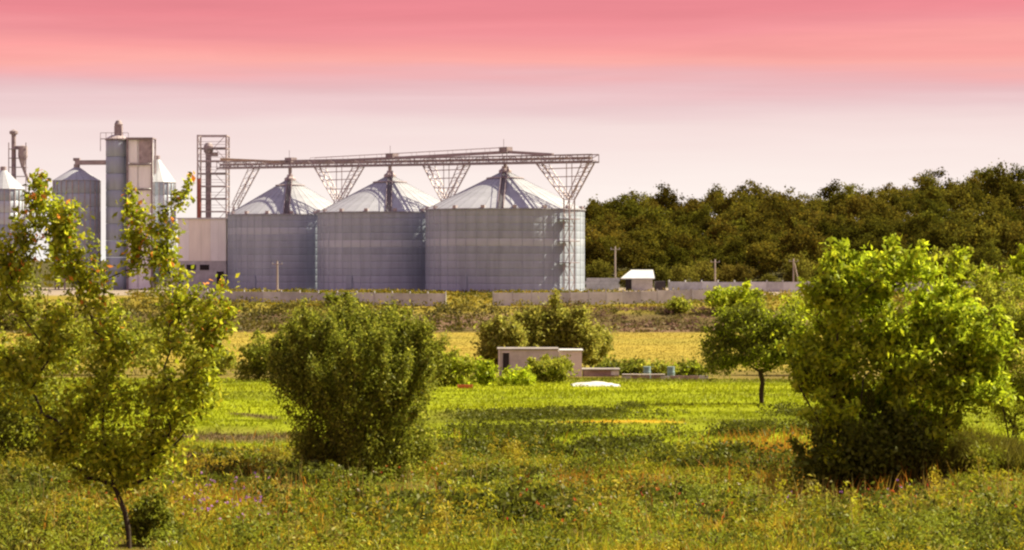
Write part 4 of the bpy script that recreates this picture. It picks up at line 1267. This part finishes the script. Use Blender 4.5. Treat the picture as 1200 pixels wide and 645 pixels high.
rg = np.random.default_rng(77)
tb = gp(152, 643)
def trunk_gap(x, y):     # trampled ground round the young tree's foot and before the rising stem
    return (np.abs(x - tb[0] * y / tb[1]) < .35) & (y < tb[1] + .6)
bb = gp(424, 562); rb2 = gp(1000, 572)
def shade_gap(x, y):     # thin ground cover in the shade round the feet of the round bush and the big tree
    a = (np.abs(x - bb[0] * y / bb[1]) < 1.7) & (y > bb[1] - 9) & (y < bb[1] + 1)
    b = (np.abs(x - rb2[0] * y / rb2[1] - .3) < 1.5) & (y > rb2[1] - 5) & (y < rb2[1] + 1)
    return a | b
def orange_keep(x, y, px):
    a = np.exp(-(((px - 690) / 75) ** 2 + ((y - 46) / 3.5) ** 2))
    b = np.exp(-(((px - 915) / 60) ** 2 + ((y - 56) / 9.0) ** 2))
    c_ = np.exp(-(((px - 260) / 130) ** 2 + ((y - 38) / 5.0) ** 2)) * .45
    d_ = np.exp(-(((px - 1020) / 80) ** 2 + ((y - 43) / 2.0) ** 2)) * .5
    e_ = np.exp(-(((px - 1130) / 90) ** 2 + ((y - 49) / 1.6) ** 2)) * .8
    return np.clip(a + b + c_ + d_ + e_, 0, 1) + .02
# near rough grass
P = scatter(105000, -90, 1290, 26, 62, rg, lambda x, y, px: .35 + .65 * sstep(.35, .6, fbm(x * .7, y * .7, 61)))
gc = ground_col(P[:, 0], P[:, 1])
tone = np.array([(0.21, 0.215, 0.013), (0.16, 0.18, 0.012), (0.27, 0.215, 0.017), (0.25, 0.155, 0.018)])
sel = np.clip((fbm(P[:, 0] * .3, P[:, 1] * .3, 63) * 6 - 1.2 + rg.normal(size=len(P)) * .6).astype(int), 0, 3)
cc = tone[sel] * rg.uniform(.8, 1.7, (len(P), 1))
soil = (gc[:, 0] < .092) & (gc[:, 1] < .062)
hh = .10 + .30 * fbm(P[:, 0] * .45, P[:, 1] * .45, 65) ** 1.5 * rg.uniform(.4, 1.5, len(P))
hh[soil] *= .12
hh[trunk_gap(P[:, 0], P[:, 1])] *= .3
hh[shade_gap(P[:, 0], P[:, 1])] *= .3
blades('rough_grass', P, hh, .026 * rg.uniform(.6, 1.4, len(P)), cc, rg, 'rough yellow-green grass and weeds covering the foreground')
# broad-leaved weeds: clumps of several kinds, thick in patches, with gaps between
def soil_at(x, y):
    gc = ground_col(x, y)
    return (gc[:, 0] < .092) & (gc[:, 1] < .062)
n = 3200
C = scatter(n, -60, 1260, 26, 61, rg, lambda x, y, px: (.12 + .88 * sstep(.38, .58, fbm(x * .55, y * .4, 91))) * np.where(trunk_gap(x, y), .0, 1) * np.where(shade_gap(x, y), .12, 1) * (1 - .8 * np.clip(orange_keep(x, y, px) * 1.4, 0, 1)))
C = C[~soil_at(C[:, 0], C[:, 1])]
n = len(C)
kindn = fbm(C[:, 0] * .28, C[:, 1] * .2, 93) + rg.normal(size=n) * .07
kd = np.digitize(kindn, [.36, .44, .50, .57, .64])
hgt = np.array([.14, .30, .20, .42, .26, .5])[kd] * rg.uniform(.55, 1.35, n)
cnt = (rg.integers(55, 120, n) * (.6 + hgt)).astype(int)
wid = np.repeat(rg.uniform(.09, .2, n), cnt)
ctr = np.repeat(C, cnt, 0); hr = np.repeat(hgt, cnt)
fz = rg.uniform(.05, 1, len(ctr)) ** .7
P = ctr + np.stack([rg.normal(size=len(ctr)) * wid, rg.normal(size=len(ctr)) * wid, fz * hr], 1)
V, Q = leaf_quads(P, .06, rg, .5, .45)
ct = np.array([(0.26, 0.225, 0.014), (0.14, 0.175, 0.012), (0.28, 0.24, 0.016), (0.09, 0.115, 0.012), (0.21, 0.235, 0.014), (0.17, 0.205, 0.02)])
c = np.repeat(ct[kd] * rg.uniform(.95, 1.6, (n, 1)), cnt, 0) * rg.uniform(.65, 1.35, (len(P), 1))
tag(np_mesh('weeds', V, Q, M['weed'], np.repeat(c, 4, 0)), 'broad-leaved weeds growing among the foreground grass', 'weeds', kind='stuff')
# taller weeds standing up in loose groups
G = scatter(210, -50, 1250, 27, 55, rg, lambda x, y, px: np.where(trunk_gap(x, y) | soil_at(x, y) | shade_gap(x, y), 0, .9) * (1 - np.clip(orange_keep(x, y, px) * 1.4, 0, 1)))
pl, pc = [], []
palette = np.array([(0.27, 0.27, 0.014), (0.17, 0.19, 0.012), (0.22, 0.20, 0.03), (0.10, 0.12, 0.012), (0.30, 0.25, 0.02)])
for gpt in G:
    m_ = int(rg.integers(5, 16)); hh0 = rg.uniform(.3, .75); kc = palette[rg.integers(0, 5)]
    sp_ = rg.uniform(.15, .5)
    for q in range(m_):
        bx_, by_ = gpt[0] + rg.normal() * sp_, gpt[1] + rg.normal() * sp_
        h_ = hh0 * rg.uniform(.6, 1.25); nl2 = int(26 * h_ / .5) + 6
        f_ = rg.uniform(.1, 1, nl2)
        wd_ = .11 * (1.1 - .75 * f_)
        pz = Hs(bx_, by_) + f_ * h_
        lean_ = rg.normal(size=2) * .12
        pl.append(np.stack([bx_ + lean_[0] * f_ + rg.normal(size=nl2) * wd_, by_ + lean_[1] * f_ + rg.normal(size=nl2) * wd_, pz], 1))
        pc.append(np.tile(kc * rg.uniform(.8, 1.25), (nl2, 1)))
P = np.concatenate(pl); c = np.concatenate(pc) * rg.uniform(.7, 1.35, (len(P), 1))
V, Q = leaf_quads(P, .085, rg, .35, .4)
tag(np_mesh('tall_weeds', V, Q, M['weed'], np.repeat(c, 4, 0)), 'loose groups of taller leafy weeds standing above the foreground grass', 'weeds', kind='stuff')
# orange seeding grass patches and tall dry stalks
P = scatter(55000, 0, 1260, 31, 68, rg, orange_keep)
c = np.array([(0.42, 0.20, 0.02), (0.34, 0.14, 0.02), (0.36, 0.23, 0.03)])[rg.integers(0, 3, len(P))] * rg.uniform(.6, 1.3, (len(P), 1))
blades('seeding_grass', P, rg.uniform(.2, .55, len(P)), .022, c, rg, 'orange-brown seeding grass in patches of the foreground', .22)
P = scatter(420, -40, 1250, 29, 46, rg)
blades('dry_stalks', P, rg.uniform(.35, .85, len(P)), .018, np.array([(0.26, 0.21, 0.06)]) * rg.uniform(.5, 1.3, (len(P), 1)), rg, 'thin dry upright stalks standing in the foreground weeds', .1)
# mound of tall grass at the lower right
P = scatter(20000, 1040, 1290, 43.5, 49, rg)
c = np.array([(0.12, 0.115, 0.014), (0.16, 0.15, 0.015), (0.09, 0.085, 0.014)])[rg.integers(0, 3, len(P))] * rg.uniform(.7, 1.3, (len(P), 1))
blades('tall_grass', P, rg.uniform(.35, .75, len(P)), .025, c, rg, 'dense tall grass on the rise below the big leafy tree', .3)
# low crop plants in ragged rows
rows = []
for (pa, pb, y0, y1, hh_) in ((470, 600, 58.0, 57.0, .55), (610, 700, 57.5, 58.5, .5), (690, 760, 59.5, 59.5, .4), (750, 880, 53.0, 54.0, .62), (560, 620, 45, 45.5, .4), (540, 640, 36, 36.5, .42), (10, 60, 44, 44, .4), (340, 400, 47, 47, .4), (820, 1000, 69, 70, .4), (540, 700, 68, 70, .35), (520, 690, 84, 86, .35), (600, 740, 92, 91, .3), (690, 730, 83.5, 82.5, .4), (900, 960, 88, 88, .4), (730, 760, 101, 101, .3)):
    n = int((pb - pa) * (3.2 if y0 < 62 else .8))
    px = rg.normal((pa + pb) / 2, (pb - pa) * .33, n); y = np.interp(px, [pa, pb], [y0, y1]) + rg.normal(size=n) * (.5 if y0 < 62 else 1.4)
    kp = fbm(px * .05, y * .6, 97) > .44
    px, y = px[kp], y[kp]; n = len(px)
    x = (px - 600) / F * y
    rows.append(np.stack([x, y, H(x, y), np.full(n, hh_) * rg.uniform(.5, 1.2, n)], 1))
for q in range(60):      # added scattered tufts, dark leaf colour standing in for shaded furrows
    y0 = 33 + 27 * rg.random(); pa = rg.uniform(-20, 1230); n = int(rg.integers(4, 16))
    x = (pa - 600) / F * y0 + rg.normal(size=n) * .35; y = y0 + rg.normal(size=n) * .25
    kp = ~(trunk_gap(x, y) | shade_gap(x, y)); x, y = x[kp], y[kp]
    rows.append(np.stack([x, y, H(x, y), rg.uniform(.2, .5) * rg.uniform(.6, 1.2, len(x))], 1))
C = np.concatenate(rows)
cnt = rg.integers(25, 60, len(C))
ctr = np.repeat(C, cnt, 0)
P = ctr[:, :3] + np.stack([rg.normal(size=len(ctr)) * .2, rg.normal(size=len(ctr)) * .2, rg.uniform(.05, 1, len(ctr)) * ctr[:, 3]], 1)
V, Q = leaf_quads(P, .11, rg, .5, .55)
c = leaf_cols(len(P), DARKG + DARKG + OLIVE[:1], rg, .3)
tag(np_mesh('crop_plants', V, Q, M['weed'], np.repeat(c, 4, 0)), 'ragged rows of low dark crop plants along the near edge of the field, with dark tufts added for furrow shade', 'crop', kind='stuff')
# crop field
P = scatter(112000, -60, 1260, 58, 180, rg, lambda x, y, px: .4 + .6 * sstep(.3, .6, fbm(x * .3, y * .2, 71)), power=0)
gc = ground_col(P[:, 0], P[:, 1])
sz = P[:, 1] / 100
c = gc * rg.uniform(.75, 1.45, (len(P), 1))
blades('field_crop', P, (.10 + .10 * rg.random(len(P))) * np.sqrt(sz) * (.6 + .9 * fbm(P[:, 0] * .25, P[:, 1] * .15, 73)), .035 * sz * 1.1 + .01, c, rg, 'bright green crop covering the middle field', .5, 'crop')
# hay field
P = scatter(36000, -60, 1260, 205, 292, rg)
c = ground_col(P[:, 0], P[:, 1]) * rg.uniform(.92, 1.2, (len(P), 1))
blades('hay_grass', P, .14 * rg.uniform(.5, 1.3, len(P)), .14, c, rg, 'golden hay grass on the far field', .5)
# scrub on the bank
n = 1500
C = scatter(n, -60, 1260, 291, 309, rg)
n = len(C)
pxc = 600 + F * C[:, 0] / C[:, 1]
cnt = rg.integers(10, 26, n)
hgt = rg.uniform(.3, 1.3, n) * (.4 + fbm(C[:, 0] * .08, C[:, 1] * .1, 81)) * np.where(pxc < 690, 1.15, .6)
ctr = np.repeat(C, cnt, 0); hr = np.repeat(hgt, cnt)
P = ctr + np.stack([rg.normal(size=len(ctr)) * .55, rg.normal(size=len(ctr)) * .5, rg.uniform(.05, 1, len(ctr)) * hr], 1)
V, Q = leaf_quads(P, .42, rg, .4, .6)
cl_ = np.array([(0.10, 0.09, 0.018), (0.075, 0.07, 0.018), (0.13, 0.11, 0.018)]); cr2 = np.array([(0.17, 0.105, 0.075), (0.145, 0.10, 0.055), (0.12, 0.10, 0.03)])
pick = rg.integers(0, 3, n)
cc = np.where((pxc + rg.normal(size=n) * 60 < 680)[:, None] | (pxc > 850)[:, None], cl_[pick], cr2[pick])
c = np.repeat(cc, cnt, 0) * rg.uniform(.85, 1.15, (len(P), 1))
tag(np_mesh('bank_scrub', V, Q, M['weed'], np.repeat(c, 4, 0)), 'brown and olive scrub covering the bank below the fences', 'scrub', kind='stuff')
# yellow weeds at the foot of the silos and along the fences
n = 1700
C = scatter(n, 150, 1260, 309, 348, rg)
C = np.concatenate([C, scatter(600, 250, 720, 340, 349, rg)])
n = len(C)
cnt = rg.integers(8, 22, n)
hgt = rg.uniform(.2, 1.0, n) * (.3 + 1.2 * fbm(C[:, 0] * .12, C[:, 1] * .12, 83))
ctr = np.repeat(C, cnt, 0); hr = np.repeat(hgt, cnt)
P = ctr + np.stack([rg.normal(size=len(ctr)) * .5, rg.normal(size=len(ctr)) * .5, rg.uniform(.05, 1, len(ctr)) * hr], 1)
V, Q = leaf_quads(P, .4, rg, .4, .6)
ct = np.array([(0.22, 0.18, 0.018), (0.15, 0.14, 0.016), (0.10, 0.10, 0.016), (0.26, 0.19, 0.02)])
c = np.repeat(ct[rg.integers(0, 4, n)], cnt, 0) * rg.uniform(.85, 1.15, (len(P), 1))
tag(np_mesh('yard_weeds', V, Q, M['weed'], np.repeat(c, 4, 0)), 'yellow weeds along the concrete fences and the silo bases', 'weeds', kind='stuff')
# flowers
def flowers(name, P, size, cols, label):
    n = len(P)
    hh = rg.uniform(.25, .6, n)
    top = P + np.stack([rg.normal(size=n) * .04, rg.normal(size=n) * .04, hh], 1)
    pet = np.repeat(top, 6, 0) + rg.normal(size=(n * 6, 3)) * size * .35
    V, Q = leaf_quads(pet, size, rg, .6, .8, 0)
    c = np.repeat(np.array(cols)[rg.integers(0, len(cols), n)], 6, 0) * rg.uniform(.8, 1.2, (n * 6, 1))
    tag(np_mesh(name, V, Q, M['weed'], np.repeat(c, 4, 0)), label, 'flowers', kind='stuff')
P = np.concatenate([scatter(60, 205, 320, 31, 37.5, rg), scatter(12, 900, 1080, 33, 42, rg)])
flowers('purple_flowers', P, .03, [(0.36, 0.16, 0.50), (0.45, 0.22, 0.54)], 'small purple wild flowers beside the foot of the young tree')
P = scatter(60, 380, 900, 30, 44, rg)
flowers('white_flowers', P, .028, [(0.5, 0.47, 0.36)], 'small white wild flower heads among the foreground weeds')
P = np.concatenate([scatter(26, 580, 860, 30, 36, rg), scatter(26, 1000, 1200, 30, 38, rg), scatter(10, 440, 540, 43, 48, rg), scatter(14, 60, 220, 33, 44, rg)])
flowers('red_flowers', P, .034, [(0.42, 0.06, 0.03), (0.50, 0.14, 0.03)], 'small red and orange wild flowers scattered in the foreground')

# small things at the foot of the young tree
p = gp(200, 641)
mb = MB().lathe((p[0], p[1], p[2] - .02), [(0, -.02), (.10, 0), (.13, .05), (.10, .10), (.04, .125), (0, .13)], 10)
st = mb.build('stone', M['stone'], None, 'pale stone lying in the grass right of the young tree', 'stone', origin=tuple(p))
st.scale = (1.0, .8, .8)
p = gp(118, 644)
T = thing('stump', 'dark cut stump low in the grass left of the young tree', 'stump', p)
MB().lathe((p[0], p[1], p[2]), [(0, -.1), (.16, -.1), (.13, .04), (.115, .16), (.0, .165)], 12).build('bark_side', M['bark'], T)
MB().lathe((p[0], p[1], p[2] + .167), [(0, .004), (.1, .0)], 12).build('cut_face', M['dark'], T)
